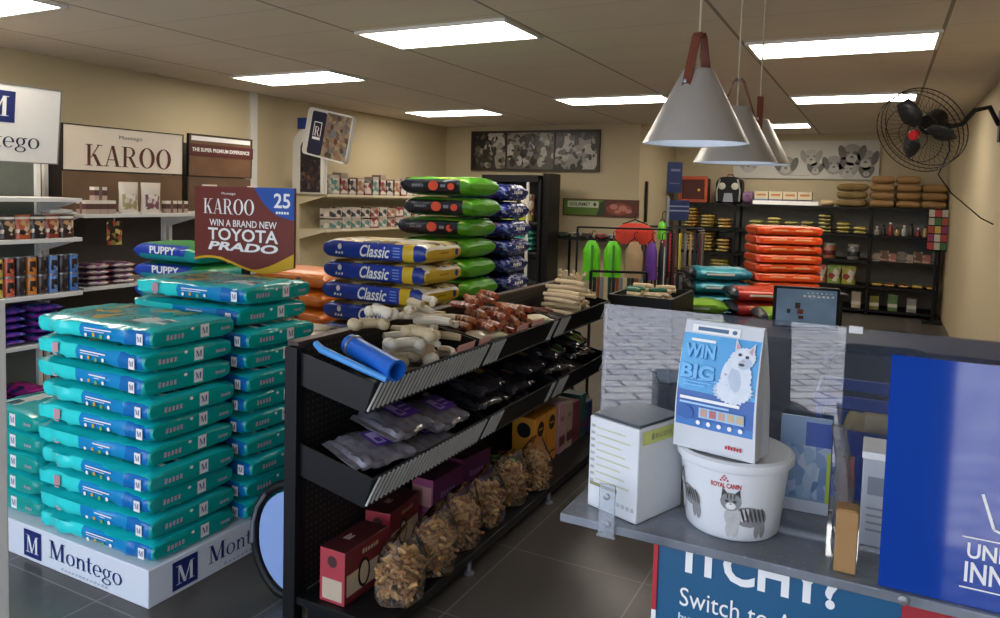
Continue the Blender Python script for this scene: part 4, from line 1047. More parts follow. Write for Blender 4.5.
# ------------------------------------------------------------------ black bin behind the gondola
t = thing('display_bin', 'plain black display bin just beyond the gondola, pale treats heaped in it', 'bin', (-1.385, 5.04, 0))
for q in ((-.22,.22,-.3,-.28),(-.22,.22,.28,.3),(-.22,-.2,-.28,.28),(.2,.22,-.28,.28)): MB().box(*q, 0, .955).build('side_panel', M_BLACK, t)
MB().box(-.2, .2, -.28, .28, .85, .87).build('tray', M_BLACK, t)
hm = [stick_mesh(.13, .016, M_PALE), stick_mesh(.12, .016, mat('green_pack_print', '2f6a50', .4)), stick_mesh(.13, .016, M_RAWB)]
k = 0
for l_ in range(4):
    for c_ in range(10 - l_):
        x = -1.50+(c_ % 2)*.16+rnd.uniform(-.015, .015)+.02; y = 4.84+.02*l_+.095*(c_//2)
        put_mesh('dog_chew', hm[1 if (c_ < 3 and l_ % 2) else (k % 2)*2], (x, y, .888+l_*.025), rnd.uniform(-.6, .6), f'short thick treat in the black bin, {ORD[l_]} layer up, {ORD[c_]} along', 'dog chew', 'treats in the black bin', 0, 'bin'); k += 1

# ------------------------------------------------------------------ back wall
def bw_print(name, scale, cols): return zmat(name, cols[0], [(('v', scale, cols), {'z': (None, 99)})], bump=0, rough=.3)
t = thing('picture_frame', 'dark framed black and white triptych of animals on the back wall', 'picture', (-4.89, YS-.03, 1.99))
xs = ((-1.07, -.47), (-.45, .36), (.38, 1.07))
f = MB(); f.box(-1.1, 1.1, -.02, .025, -.0, .63); f.build('backing', mat('dark_brown_frame', '241a16', .4), t)
fr = MB()
for q in ((-1.1,1.1,0,.03),(-1.1,1.1,.6,.63),(-1.1,-1.07,.03,.6),(1.07,1.1,.03,.6),(-.47,-.45,.03,.6),(.36,.38,.03,.6)): fr.box(q[0],q[1],-.035,-.02,q[2],q[3])
fr.build('moulding', mat('brown_moulding', '33241c', .4), t)
GR = [mat('photo_black', '14130f', .3), mat('photo_dark', '2a2824', .3, var=.45, scale=22), mat('photo_mid', '5a564e', .3, var=.45, scale=22), mat('photo_light', '8f8b82', .3, var=.45, scale=22), mat('photo_pale', 'b4b0a6', .3, var=.45, scale=22)]
def photo(x0, x1, shapes, bg):
    q = MB(); rect(q, x0, .03, x1, .6, bg); cx = (x0+x1)/2
    pr2 = random.Random(int(x0*100)+300)
    shapes = shapes + [(pr2.uniform(x0, x1)-cx, pr2.uniform(.05, .58), pr2.uniform(.012, .05), pr2.uniform(.015, .06), pr2.uniform(0, 3), pr2.choice((0, 1, 2, 3, 4, 1, 2))) for _ in range(46)]
    for i, (kx, ky, rx, ry, rot, c) in enumerate(shapes):
        n = 14; vs = []
        for j in range(n):
            a = 2*PI*j/n; px = kx+rx*math.cos(a)*math.cos(rot)-ry*math.sin(a)*math.sin(rot); py = ky+rx*math.cos(a)*math.sin(rot)+ry*math.sin(a)*math.cos(rot)
            vs.append((min(max(cx+px, x0+.004), x1-.004), min(max(py, .034), .596), .0004*(i+1)))
        q.add(vs, [tuple(range(n))], c)
    q.build('photograph', GR, t, on('-Y', (0, -.021, 0)))
photo(*xs[0], [(.16,.45,.12,.3,.1,4),(.2,.2,.1,.25,0,3),(-.1,.3,.12,.06,.5,2),(-.02,.34,.07,.1,.2,4),(-.03,.2,.09,.16,0,1),(-.0,.36,.02,.02,0,0),(-.18,.2,.06,.3,.2,1)], 0)
photo(*xs[1], [(-.0,.5,.5,.12,0,3),(0,.48,.2,.1,0,1)]+[(-.34+.115*i,.30-.03*(i % 3),.065,.14,0,(4,2,0,3,1,4,2)[i]) for i in range(7)]+[(-.3+.12*i,.14+.02*(i % 2),.05,.08,0,(1,4,3,0,4,2)[i]) for i in range(6)]+[(-.2+.13*i,.33,.022,.03,0,0) for i in range(4)], 2)
photo(*xs[2], [(-.14,.45,.11,.13,0,4),(-.18,.26,.2,.14,.2,4),(-.14,.3,.16,.05,.1,2),(.14,.46,.1,.12,0,3),(.2,.2,.16,.22,0,4),(.05,.25,.1,.16,.3,3),(.14,.53,.11,.06,0,1),(-.25,.5,.06,.15,0,1),(-.1,.12,.14,.1,0,3)], 1)

# dark display cabinet left of the banner
t = thing('display_cabinet', 'dark open cabinet with a pale frame below the triptych', 'cabinet', (-4.70, 9.98, 0))
for q in ((-.62,-.58),(.30,.34)): MB().box(*q, -.25, .25, 0, 1.84).build('side_panel', M_BLACK, t)
MB().box(-.58, .30, .23, .25, .05, 1.84).build('back_panel', M_DKGREY, t)
MB().box(-.62, .30, -.27, .25, 1.80, 1.9).build('top', M_BLACK, t)
for z in (.35, .78, 1.22): MB().box(-.58, .30, -.23, .23, z-.025, z).build('shelf', M_DKGREY, t)
MB().box(.12, .16, -.27, -.25, .05, 1.8).box(-.58, -.54, -.27, -.25, .05, 1.8).build('pale_frame', mat('pale_grey_frame', 'cbc9c0', .4), t)
MB().box(.345, .45, -.2, .2, 0, 1.93).build('dark_column', M_BLACKGLOSS, t)
M_TEALP = zmat('teal_pack_film', '3aa89a', [('8fd0c4', {'z': (.03, .045)}), ('2a8a80', {'x': (-.04, .03)})], rough=.3, bump=.3)
tpm = sack_mb(.3, .3, .075, 200, n=2.8, nu=10, nv=14).mesh('pack', [M_TEALP])
for k in range(4): put_mesh('food_pack', tpm, (-4.66, 9.92, .782+k*.078), 0, f'teal pack in the dark cabinet below the triptych, {ORD[k]} from the bottom', 'pack', 'teal packs in the dark cabinet')
for k, (x, c, h) in enumerate(((-4.92, '1f8a80', .42), (-4.64, '6a4a2a', .40))):
    put_mesh('food_pack', pouch_mesh('pack', .25, h, .12, 210+k, zmat('cabinet_pack_%d' % k, c, [(('v', 12, [c, 'c8b08a', '2a3a2a', c, '8a3a2a', 'd8d0c0']), {'z': (.1, .33)}), ('b8c03a', {'z': (.02, .1), 'x': (-.1, .1)})], rough=.3)), (x, 9.85, 1.2215), .05, f'{["teal", "brown picture"][k]} food pack standing on the top cabinet shelf', 'pack', None)
for k in range(3): put_mesh('food_pack', tpm, (-5.0, 9.92, .352+k*.078), 0, f'teal pack low in the dark cabinet, {ORD[k]} from the bottom', 'pack', 'low teal packs')

# banner and shelf
t = thing('banner_sign', 'long green and brown banner sign on the back wall', 'sign', (-3.76, YS-.03, 1.32))
MB().box(-.6, .6, 0, .028, 0, .26).build('board', M_BROWNTXT, t)
q = MB(); rect(q, -.58, .015, .08, .245, 0); q.add([(-.05,.015,0),(.08,.015,0),(.08,.245,0),(.0,.2,0),(-.02,.1,0)], [(0,1,2,3,4)], 2, False, T((0,0,.0005)))
rect(q, -.52, .13, -.02, .225, 1, .001); put_text(q, 'GOURMET', -.32, .178, .34, .05, 2, fat=.02, z=.002); blob(q, -.08, .178, .025, .028, 2, .002)
for i, (x, y, rx, ry, c) in enumerate(((.3,.12,.2,.09,3),(.22,.15,.06,.04,4),(.36,.13,.07,.045,4),(.45,.09,.05,.03,4),(.28,.08,.05,.025,4))): blob(q, x, y, rx, ry, c, .001+.0003*i)
q.build('print', [mat('leaf_green_print', '5a7a2a', .4, var=.25, scale=8), mat('pale_green_print', 'c6ccae', .4), mat('moss_print', '2e3a1e', .4), mat('terracotta_print', '8a4434', .4), mat('salmon_print', 'b8786a', .4)], t, on('-Y', (0, -.0025, 0)))
t = thing('wall_shelf', 'black wall shelf holding small packs under the banner', 'shelf', (-3.72, 10.37, 1.0))
MB().box(-.62, .55, -.2, .2, -.03, 0).build('board', M_BLACK, t)
for x in (-.5, .43): MB().box(x-.015, x+.015, .17, .2, -.97, -.03).build('support', M_BLACK, t)
for k, (x, c, nm) in enumerate(((-4.22, '3a5a3a', 'dark green'), (-4.03, 'c8c0b0', 'white'), (-3.84, '4a2a2a', 'dark red'), (-3.62, 'b03a3a', 'red'), (-3.42, 'c8c4bc', 'pale'))):
    put_mesh('treat_packet', sack_mb(.17, .16, .08, 220+k, n=2.6, nu=10, nv=14).mesh('pack', [zmat('shelf_pack_%d' % k, c, [(('v', 30, [c, 'd8d4cc', c, '2a2a2a']), {'nz': (-.9, None)})], bump=.3)]), (x, 10.28, 1.001), rnd.uniform(-.2, .2), f'{nm} packet lying on the black wall shelf', 'packet', 'packets on the black wall shelf')
t = thing('wall_strip', 'narrow black display strip on the back wall beside the recess', 'strip', (-3.0, 10.9, 1.2))
MB().box(-.05, .05, -.015, .0, 0, .62).build('strip', M_BLACK, t); MB().box(-.03, .03, -.022, -.015, .1, .5).build('insert', M_DKGREY, t)
t.location = (XS+.016, 10.95, 1.25); t.rotation_euler = (0, 0, PI/2)

# ------------------------------------------------------------------ hanging dog coats
def garment(label, x, y, z, w, h, m, rz, mtrim=None, group=None):
    t = thing('dog_coat', label, 'dog coat', (x, y, z), rz, group); g = MB()
    n, mrows = 16, 9; vs, fs = [], []; off = Vector((x*7, y*3, 0))
    for i in range(mrows+1):
        s_ = i/mrows; zz = -h*s_; ww = w/2*(.45+.55*min(1, s_*4))*(1-.1*math.sin(s_*PI))
        for k in range(n):
            a = 2*PI*k/n; r = 1+.14*noise.noise(Vector((math.cos(a)*1.5, math.sin(a)*1.5, zz*9))+off)
            vs.append((ww*math.cos(a)*r, .055*math.sin(a)*r*(.5+.5*min(1, s_*3)), zz))
    for i in range(mrows):
        for k in range(n): fs.append((i*n+k, (i+1)*n+k, (i+1)*n+(k+1) % n, i*n+(k+1) % n))
    fs += [tuple(range(n)), tuple(mrows*n+k for k in range(n))[::-1]]
    g.add(vs, fs, 0, True); g.build('coat', m, t)
    MB().tube([(-w*.3,0,-.01),(0,0,.03),(w*.3,0,-.01)], .006, 6).tube([(0,0,.03),(0,0,.07),(.015,0,.085),(.028,0,.07)], .004, 6).build('hanger', M_BLACK, t)
    if mtrim: MB().box(-w*.06, w*.06, -.064, -.056, -h*.95, -.03).build('zip', mtrim, t)
M_LIME = mat('lime_fabric', '62c814', .45, var=.2, scale=12, bump=.4, bscale=14)
M_LIMED = mat('green_trim', '3a8a10', .5)
CX, CY = -1.79, 5.77
t = thing('garment_rail', 'black garment rail carrying bright dog coats', 'rail', (CX, CY, 0), .42)
MB().tube([(-.42,0,1.36),(.34,0,1.36)], .008, 8).build('bar', M_BLACK, t)
for sg in (-1, 1):
    ex = -.42 if sg < 0 else .34
    MB().tube([(ex,0,.02),(ex,0,1.36)], .009, 8).build('leg', M_BLACK, t); MB().box(ex-.02, ex+.02, -.03, .25, 0, .03).build('foot', M_BLACK, t)
def onrail(u): return CX+u*math.cos(.42), CY+u*math.sin(.42)
for u, z, w, h, m, tr, lab, rz in ((-.30,1.253,.15,.32,M_LIME,M_LIMED,'lime green dog coat hanging nearest the banner end of the rail',.42),
    (-.13,1.253,.155,.33,M_LIME,M_LIMED,'lime green dog coat hanging beside the tan coat',.42),
    (.04,1.253,.155,.36,mat('tan_fabric','a88a68',.7,var=.2),None,'tan dog coat hanging between the lime and purple coats',.42),
    (.18,1.253,.1,.30,mat('purple_fabric','5a2a8a',.6,var=.15),None,'purple dog coat hanging beside the tan coat',.5),
    (.262,1.253,.05,.36,mat('black_white_fabric','25252a',.6,var=.3),mat('white_zip','c8c8cc',.5),'black dog coat with a pale stripe at the rail end',.6)):
    x, y = onrail(u); garment(lab, x, y, z, w, h, m, rz, tr)
x, y = onrail(-.05)
garment('red dog coat draped high above the lime and tan coats', x+.05, y+.14, 1.40, .34, .17, mat('red_fabric', 'c8341c', .6, var=.2), .42, None)
x, y = onrail(.2); garment('small lime dog coat high up near the lead stand', x+.0, y+.22, 1.42, .07, .15, M_LIME, .4)

# ------------------------------------------------------------------ lead stands
def lead(label, x, y, z, L, m, dots=None, wide=.012, group='leads on the tall stand', rz=0):
    t = thing('dog_lead', label, 'dog lead', (x, y, z), rz, group)
    MB().box(-wide, wide, -.004, .004, -L, -.03).build('strap', m, t, bevel=.002)
    MB().tube([(0,0,0),(.01,0,-.012),(0,0,-.03),(-.01,0,-.012)], .003, 5, closed=True).build('clip', M_GREY, t)
    if dots:
        q = MB()
        for i in range(int((L-.05)/.03)): q.lathe([(.009,0),(.009,.002),(.001,.003)], M=T((0,-.0045,-.05-.03*i)) @ Rx(PI/2), seg=8)
        q.build('dots', M_WHITE, t)
SX, SY = -1.62, 6.48
t = thing('lead_stand', 'tall lead display stand with a navy header panel and a pale pole', 'stand', (SX, SY, 0), .42)
MB().tube([(-.05,0,.03),(-.05,0,1.63)], .016, 10).build('pole', M_GREY, t)
MB().lathe([(.22,0),(.22,.02),(.03,.035)], seg=24).build('base', M_BLACK, t)
MB().box(-.07, .06, -.01, .01, 1.66, 1.93).box(-.06, .13, -.012, .008, 1.42, 1.6).build('header_panel', zmat('navy_header_print', '243058', [('8a90a8', {'z': (1.50, 1.512)}), ('8a90a8', {'z': (1.54, 1.55)}), ('6a7088', {'z': (1.85, 1.87), 'x': (-.04, .04)}), ('5a6080', {'z': (1.74, 1.75), 'x': (-.05, .04)})], bump=0), t, bevel=.003)
for z, r in ((1.36, .26), (.98, .28)):
    MB().tube([(r*math.cos(k*PI/16), r*.75*math.sin(k*PI/16), z) for k in range(32)], .006, 6, closed=True).build('ring', M_BLACK, t)
    MB().tube([(-r,0,z),(r,0,z)], .006, 6).tube([(0,-r*.75,z),(0,r*.75,z)], .006, 6).build('cross_bar', M_BLACK, t)
LC = [('red polka dot', 'b01f2a', 1), ('second red polka dot', 'b01f2a', 1), ('black', '17171a', 0), ('maroon', '5a1c24', 0), ('yellow', 'c8b040', 0), ('grey', '6a6a70', 0), ('tan', 'a08460', 0), ('navy', '1c2444', 0), ('dark green', '2a4030', 0), ('brown', '4a3020', 0), ('wine', '6a2030', 0), ('slate', '3c4450', 0)]
for k, (nm, c, d) in enumerate(LC):
    a = -PI/2 - .75 + k*.19 if k > 1 else -PI/2 - .55 + k*.3
    x, y = SX + .262*math.cos(a+.42), SY + .198*math.sin(a+.42)
    lead(f'{nm} dog lead hanging from the upper ring of the lead stand' if k != 1 else 'other red polka dot lead on the upper ring, nearer the shelves', x, y, 1.348, [.50,.49,.42,.46,.34,.44,.4,.46,.42,.38,.44,.4][k], mat('lead_%d' % k, c, .5), d, .022 if d else .011, rz=a+PI/2+.42)
for k in range(34):
    a = -PI*1.1 + k*PI*1.2/33
    x, y = SX + .28*math.cos(a+.42), SY + .21*math.sin(a+.42)
    nm, c = (('black', '17171a'), ('dark brown', '3a2a20'), ('grey', '5a5a60'), ('maroon', '5a2028'), ('navy', '20283c'), ('silver', '8a8a8e'))[k % 6]
    lead(f'{nm} short lead on the lower ring of the lead stand, {ORD[k]} around', x, y, .970, .3+.06*((k*7) % 4), mat('short_lead_%d' % (k % 6), c, .5) if k < 6 else bpy.data.materials['short_lead_%d' % (k % 6)], 0, .012, 'short leads on the lower ring', rz=a+PI/2+.42)
for k in range(14):
    a = -PI*1.08 + k*.075 if k < 9 else -.75 + (k-9)*.16
    x, y = SX + .27*math.cos(a+.42), SY + .21*math.sin(a+.42)
    nm, c = (('charcoal', '232326'), ('dark red', '5a1820'), ('pewter', '6a6a6e'), ('coffee', '40281c'))[k % 4]
    lead(f'{nm} lead crowded on the upper ring of the lead stand, {ORD[k]} around', x, y, 1.350, .3+.05*((k*5) % 4), mat('crowded_lead_%d' % (k % 4), c, .5) if k < 4 else bpy.data.materials['crowded_lead_%d' % (k % 4)], 0, .014, 'crowded leads on the upper ring', rz=a+PI/2+.42)
# long rack of hanging tags and collars in front of the stand
t = thing('collar_rack', 'low black collar rack between the black bin and the lead stand', 'rack', (-1.56, 5.72, 0), .42)
MB().tube([(-.5,0,1.02),(-.06,0,1.02)], .01, 8).build('bar', M_BLACK, t)
for x in (-.5, -.06): MB().tube([(x,0,.02),(x,0,1.02)], .012, 8).build('leg', M_BLACK, t); MB().box(x-.02, x+.02, -.15, .02, 0, .03).build('foot', M_BLACK, t)
for k in range(13):
    u = -.47+.03*k; x, y = -1.56+u*math.cos(.42), 5.72+u*math.sin(.42)
    nm, c = (('black', '1a1a1c'), ('rust', '7a4424'), ('grey', '77777c'), ('cream', 'b8a888'), ('dark green', '24382c'))[k % 5]
    lead(f'{nm} collar hanging on the low collar rack, {ORD[k]} along', x, y, 1.005, .15+.05*(k % 3), mat('collar_%d' % (k % 5), c, .5) if k < 5 else bpy.data.materials['collar_%d' % (k % 5)], 0, .014, 'collars on the low rack', rz=.42)

# ------------------------------------------------------------------ recess shelving (black) along the far wall
SHZ = (.08, .42, .79, 1.17, 1.57)
t = thing('black_shelving', 'long black shelving full of goods along the far recess wall', 'shelving', (-1.17, 12.35, 0))
for z in SHZ: MB().box(-1.75, 1.95, -.33, .3, z-.035, z).build('shelf', M_BLACK, t)
MB().box(-1.75, 1.95, .29, .31, 0, 1.57).build('back_panel', mat('slate_back_panel', '8a887e', .6), t)
for x in (-1.75, -.89, 1.03, 1.91):
    for y in (-.33, .26): MB().box(x, x+.04, y, y+.03, 0, 1.57).build('post', M_BLACK, t)
RX, RY = -1.17, 12.35
M_PK = {}
def pk(c, w, d, h, seed):
    k = (c, w, d, h, seed)
    if k not in M_PK:
        m = zmat('small_pack_%d' % len(M_PK), c, [(('v', 25, [c, 'c8b878', c, '5a4a20', c]), {'nz': (-.9, None)})], rough=.35, bump=.2)
        M_PK[k] = sack_mb(w, d, h, seed, n=2.8, amp=.006, nu=8, nv=12, e=7, flat=.08).mesh('pack', [m])
    return M_PK[k]
def pile(x, z, n, c, nm, where, w=.28, h=.055, d=.3):
    for k in range(n):
        me = pk(c, w, d, h, 300+k % 2)
        put_mesh('food_pack', me, (x+rnd.uniform(-.01, .01), RY-.14+rnd.uniform(-.01, .01), z+.001+k*(h+.001)), rnd.uniform(-.05, .05), f'{nm} pack {where}, {ORD[k]} from the bottom', 'pack', f'{nm} packs {where}')
# left bay
for i, (x, n) in enumerate(((-2.74, 6), (-2.475, 4), (-2.21, 3))):
    pile(x, 1.17, n, ('b0742a', 'a88a34', 'b07a34')[i], ('orange', 'mustard', 'amber')[i], 'on the second far shelf, lead stand bay', .245, .052)
for i, (x, n) in enumerate(((-2.74, 6), (-2.475, 6), (-2.21, 4))):
    pile(x, .79, n, ('a87c34', 'a8803a', 'a06a30')[i], ('honey', 'straw', 'rusty')[i], 'on the third far shelf, lead stand bay', .245, .052)
pile(-2.26, .42, 5, 'a8a02c', 'yellow-green', 'low on the far shelf, lead stand bay', .3, .05)
pile(-2.6, .42, 2, '6a5a2a', 'brown', 'on the fourth shelf behind the teal and red pile', .3, .05)
# middle bay
for i in range(3):
    pile(-1.72+.25*i, 1.17, 4 if i % 2 else 3, ('98a03a', 'b0a860', '7a8a34', 'a8a04a', '8a9440')[i], ('lime', 'cream-green', 'olive', 'khaki', 'sage')[i], 'on the second shelf behind the orange bags', .23, .05)
pile(-1.66, .42, 3, 'b0a034', 'lemon', 'low beside the orange bag stack', .28, .05)
# dark green pyramid and yellow packs
for i, (x, n, c, nm) in enumerate(((-.98, 3, '5a6a34', 'dark olive'), (-.735, 5, '2f4a2a', 'dark green'), (-.49, 3, 'b0a83a', 'yellow'), (-.26, 2, 'a89a34', 'mustard-green'))):
    pile(x, 1.17, n, c, nm, 'on the second shelf left of the centre post' if False else 'on the second shelf near the centre post', .215, .055)
# jars and big packs on the third shelf
def jar(x, z, c, nm, lab):
    t = thing('plastic_jar', lab, 'jar', (x, RY-.18, z), 0, 'jars on the third far shelf')
    MB().lathe([(.085,0),(.09,.02),(.09,.17),(.075,.19)], seg=16).build('jar', zmat('jar_%s' % nm, c, [('5a1c1c', {'z': (.05, .12)})] if nm != 'grey' else [('22242a', {'z': (.05, .12)})], rough=.2, bump=0), t)
    MB().lathe([(.078,.19),(.08,.2),(.08,.225),(.001,.23)], seg=16).build('lid', mat('lid_%s' % nm, 'a8a49a', .4), t)
for x, c, nm in ((-.90, '8a6a5a', 'brown'), (-.66, '98604a', 'reddish')):
    jar(x, 1.02 if False else .791, c, nm, f'{nm} plastic jar standing on the third far shelf')
jar(-.33, .791, '6a6a6a', 'grey', 'grey dark-banded plastic jar on the third far shelf')
for i, (x, c, nm) in enumerate(((-.99, 'b84a4a', 'red'), (-.78, 'c86a5a', 'coral'), (-.58, '8aa84a', 'lime and white'), (-.38+.0, 'a8a83a', 'yellow-green'))):
    put_mesh('food_pack', pouch_mesh('pack', .19, .27, .1, 330+i, zmat('fourth_shelf_pack_%d' % i, c, [(('v', 14, [c, 'd8d0c0', c, '8a2a2a', c]), {'z': (.03, .24)})], rough=.3)), (x, RY-.2, .421), 0, f'{nm} food pouch on the fourth far shelf', 'pouch', 'pouches on the fourth far shelf')
# right bay
for i in range(9):
    nm, c = (('white', 'b8b4a8'), ('charcoal', '2a2a2c'), ('red', '8a2a24'), ('tan', 'a88a5a'))[i % 4]
    h = .1+.03*(i % 3)
    t = thing('bottle', f'small {nm} bottle on the second shelf of the last far bay, {ORD[i]} along', 'bottle', (-.04+.088*i, RY-.22, 1.171), 0, 'bottles on the second far shelf')
    MB().lathe([(.03,0),(.032,.01),(.032,h*.7),(.014,h*.85),(.014,h)], seg=12).build('bottle', mat('bottle_%d' % (i % 4), c, .35) if i < 4 else bpy.data.materials['bottle_%d' % (i % 4)], t)
    MB().lathe([(.016,h),(.016,h+.025),(.001,h+.026)], seg=10).build('cap', M_BLACK if i % 2 else M_WHITE, t)
for i in range(8):
    h = .12+.04*(i % 2); nm, c, a = (('cream', 'a89a8a', '6a3a2a'), ('brown', '6a4a34', 'c8b8a0'), ('pale red', 'a86a5a', 'd8d0c8'), ('grey', '77726a', '2a2a2a'))[i % 4]
    put_mesh('food_carton', boxm('carton', .1, .12, h, zmat('bay_carton_%d' % i, c, [(('v', 30, [c, a, c]), {'z': (.02, .2)})], bump=0)), (-.03+.107*i, RY-.2, .791), 0, f'{nm} carton on the third shelf of the last far bay, {ORD[i]} along', 'carton', 'cartons on the third far shelf')
for i in range(5): pile(.0+.175*i, .42, 1, ('b89a2a', 'c87a2a', 'a83a2a', 'b0a03a', 'b86a2a')[i], ('golden', 'orange', 'red', 'pale yellow', 'dull orange')[i], 'lying on the fourth shelf of the last bay', .165, .05)
for i in range(7):
    put_mesh('food_carton', boxm('carton', .12, .15, .2+.04*(i % 2), zmat('low_carton_%d' % i, ('5a8a80', '8a3a4a', '4a6a3a', 'a89a8a', '7a7434', '5a7a4a', '8a8a84')[i], [('c8c4bc', {'z': (.05, .1)})], bump=0)), (-.98+.24*i, RY-.2, .081), 0, f'{("teal", "wine", "green", "beige", "olive", "leaf green", "grey")[i]} carton on the lowest far shelf', 'carton', None)
# top of the far shelving
t = thing('pet_carrier', 'red-brown boxy pet carrier on top of the far shelving', 'pet carrier', (-2.72, RY-.1, 1.571))
MB().box(-.21, .21, -.18, .18, 0, .40).build('body', mat('dark_maroon_fabric', '4a1f18', .6), t, bevel=.03)
f = MB()
for q in ((-.23,.23,.0,.05),(-.23,.23,.36,.42),(-.23,-.18,.05,.36),(.18,.23,.05,.36)): f.box(q[0], q[1], -.195, -.165, q[2], q[3])
f.build('front_trim', mat('orange_red_trim', 'a84a28', .5), t, bevel=.008)
MB().lathe([(.02,0),(.02,.02),(.001,.021)], M=T((.1,-.19,.2)) @ Rx(PI/2), seg=12).build('latch', M_YELLOW, t)
t = thing('pet_carrier', 'black backpack-style pet carrier with round windows on the far shelving', 'pet carrier', (-2.17, RY-.1, 1.571))
MB().prism(rrect(-.2, 0, .2, .42, .12, (1,1,0,0)), -.15, .15).build('body', M_BLACK, t, on('-Y', (0,0,0)), bevel=.03)
for x in (-.1, .1): MB().lathe([(.055,0),(.055,.012),(.001,.03)], M=T((x,-.15,.27)) @ Rx(PI/2), seg=16).build('window', mat('pale_window_film', 'b0aea0', .2), t)
q = MB(); q.add([(-.08,-.153,.02),(.08,-.153,.02),(.06,-.153,.16),(-.06,-.153,.16)], [(0,1,2,3)]); q.build('mesh_flap', M_GREY, t)
for x in (-.17, .17): MB().tube([(x,-.16,.03),(x*1.06,-.165,.2),(x*.8,-.16,.38)], .014, 6).build('strap', mat('pale_strap', '8a8a84', .6), t)
MB().tube([(-.05,0,.41),(-.04,0,.455),(.04,0,.455),(.05,0,.41)], .012, 6).build('handle', M_BROWNRED, t)
put_mesh('toy_bag', sack_mb(.17, .25, .2, 401, n=2.3, amp=.02).mesh('bag', [mat('mauve_film', '7a5a78', .35, var=.3, bump=.4)]), (-1.88, RY-.1, 1.571), .0, 'mauve soft bag beside the black backpack carrier', 'bag', None)
t = thing('shelf_tray', 'white shelf tray under the row of printed cartons', 'tray', (-1.31, RY-.16, 1.571)); MB().box(-.47, .47, -.17, .17, 0, .012).box(-.47, .47, -.182, -.17, 0, .06).build('tray', M_WHITE, t)
for i in range(4):
    put_mesh('food_carton', boxm('carton', .2, .2, .19, zmat('tray_carton_%d' % i, 'c8bc9c', [('5a7a9a' if i == 0 else '5a5a88' if i == 1 else '3a3a44', {'z': (.0, .07)}), ('b8743a', {'z': (.12, .15), 'x': (-.07, .07)})], bump=0)), (-1.67+.21*i, RY-.14, 1.584), 0, f'printed cream carton on the white tray, {ORD[i]} from the mauve bag', 'carton', 'printed cartons on the white tray')
SKM = mat('tan_paper_sack', 'a07c4e', .7, var=.2, scale=10, bump=.4, bscale=9)
SKP = mat('pale_straw_sack', 'b8a078', .7, var=.25, scale=14, bump=.4, bscale=9)
SKO = mat('olive_sack', '7a6438', .7, var=.25, scale=10, bump=.4, bscale=9)
sk = [sack_mb(.42, .305, .115, 410+i, n=3.6, amp=.012, nu=14, nv=16).mesh('sack', [m]) for i, m in enumerate((SKM, SKP, SKO))]
put_mesh('paper_sack', sack_mb(.2, .3, .1, 415, n=2.4, amp=.012, nu=14, nv=16).mesh('sack', [SKP]), (-.725, RY-.14, 1.571), .03, 'small pale straw sack at the end of the white tray', 'sack', None)
for c_ in range(1):
    for k in range(3): put_mesh('paper_sack', sk[2], (-.40+.02*k, RY-.12, 1.69+k*.117 if False else 1.571+.1165+k*.117 if False else 1.6875+k*.117) if False else (-.395, RY-.12+.0, 1.571+k*.1165), .08*k-.05, f'olive-brown sack in the pile below the dog picture, {ORD[k]} from the bottom', 'sack', 'olive-brown sacks')
for c_ in range(3):
    for k in range(4 if c_ < 2 else 3):
        put_mesh('paper_sack', sk[0], ((.0, .33, .655)[c_], RY-.12, 1.571+k*.1165), rnd.uniform(-.06, .06)+PI/2, f'tan paper sack on the far shelving, {["pile by the olive sacks", "middle pile", "last pile under the fan"][c_]}, {ORD[k]} up', 'sack', 'tan paper sacks')
# canvas picture of dog faces
t = thing('canvas_picture', 'wide white canvas with grey dog faces above the far shelving', 'picture', (-1.13, YB-.03, 1.99))
MB().box(-1.08, 1.07, -.01, .028, 0, .60).build('canvas', mat('canvas_white', 'c6c4ba', .7, var=.03), t)
GP = [mat('sketch_pale', 'b4b2aa', .7), mat('sketch_grey', '9c9a93', .7), mat('sketch_dark', '6c6a64', .7)]
def dogface(q, cx, cy, s, c):
    blob(q, cx, cy, s, s*1.05, c, .0004); blob(q, cx-s*.85, cy+s*.2, s*.35, s*.75, min(2, c+1), .0008, .3); blob(q, cx+s*.85, cy+s*.2, s*.35, s*.75, min(2, c+1), .0008, -.3)
    blob(q, cx, cy-s*.35, s*.5, s*.42, 0, .0012); blob(q, cx, cy-s*.2, s*.17, s*.12, 2, .0016)
    for d in (-1, 1): blob(q, cx+d*s*.36, cy+s*.2, s*.12, s*.12, 2, .0016)
q = MB()
for cx, cy, s, c in ((-.95,.22,.13,0),(-.6,.3,.1,1),(-.3,.2,.15,1),(.12,.33,.13,0),(.2,.16,.1,1),(.5,.22,.14,1),(.78,.38,.16,1),(.72,.14,.13,0),(1.0,.3,.15,1),(1.02,.12,.09,2)): dogface(q, cx*.88, cy, s, c)
rect(q, -.2, .05, .1, .058, 1)
q.build('dog_faces', GP, t, on('-Y', (0, -.0115, 0)))
# colourful hanging board at the right end
t = thing('toy_board', 'colourful hanging toy display at the right end of the far shelving', 'display', (.70, 11.7, 0))
MB().box(-.015, .015, .02, .04, 0, 1.55).box(-.12, .12, -.1, .1, 0, .02).build('pole', M_BLACK, t)
MB().box(-.12, .12, .0, .02, 1.0, 1.58).build('board', M_BLACK, t)
for i in range(5):
    for j in range(3):
        c = ['b03a34', 'c8a84a', 'b8b0a0', '8a2a5a', '3a6a3a', 'c8c0b0', 'a84a2a'][(i*3+j*2) % 7]
        MB().box(-.035, .035, -.02, 0, 0, .095).build('toy_pack', bpy.data.materials.get('toy_'+c) or mat('toy_'+c, c, .4, var=.3, scale=40), t, T((-.078+.078*j, -.002, 1.02+.112*i)))

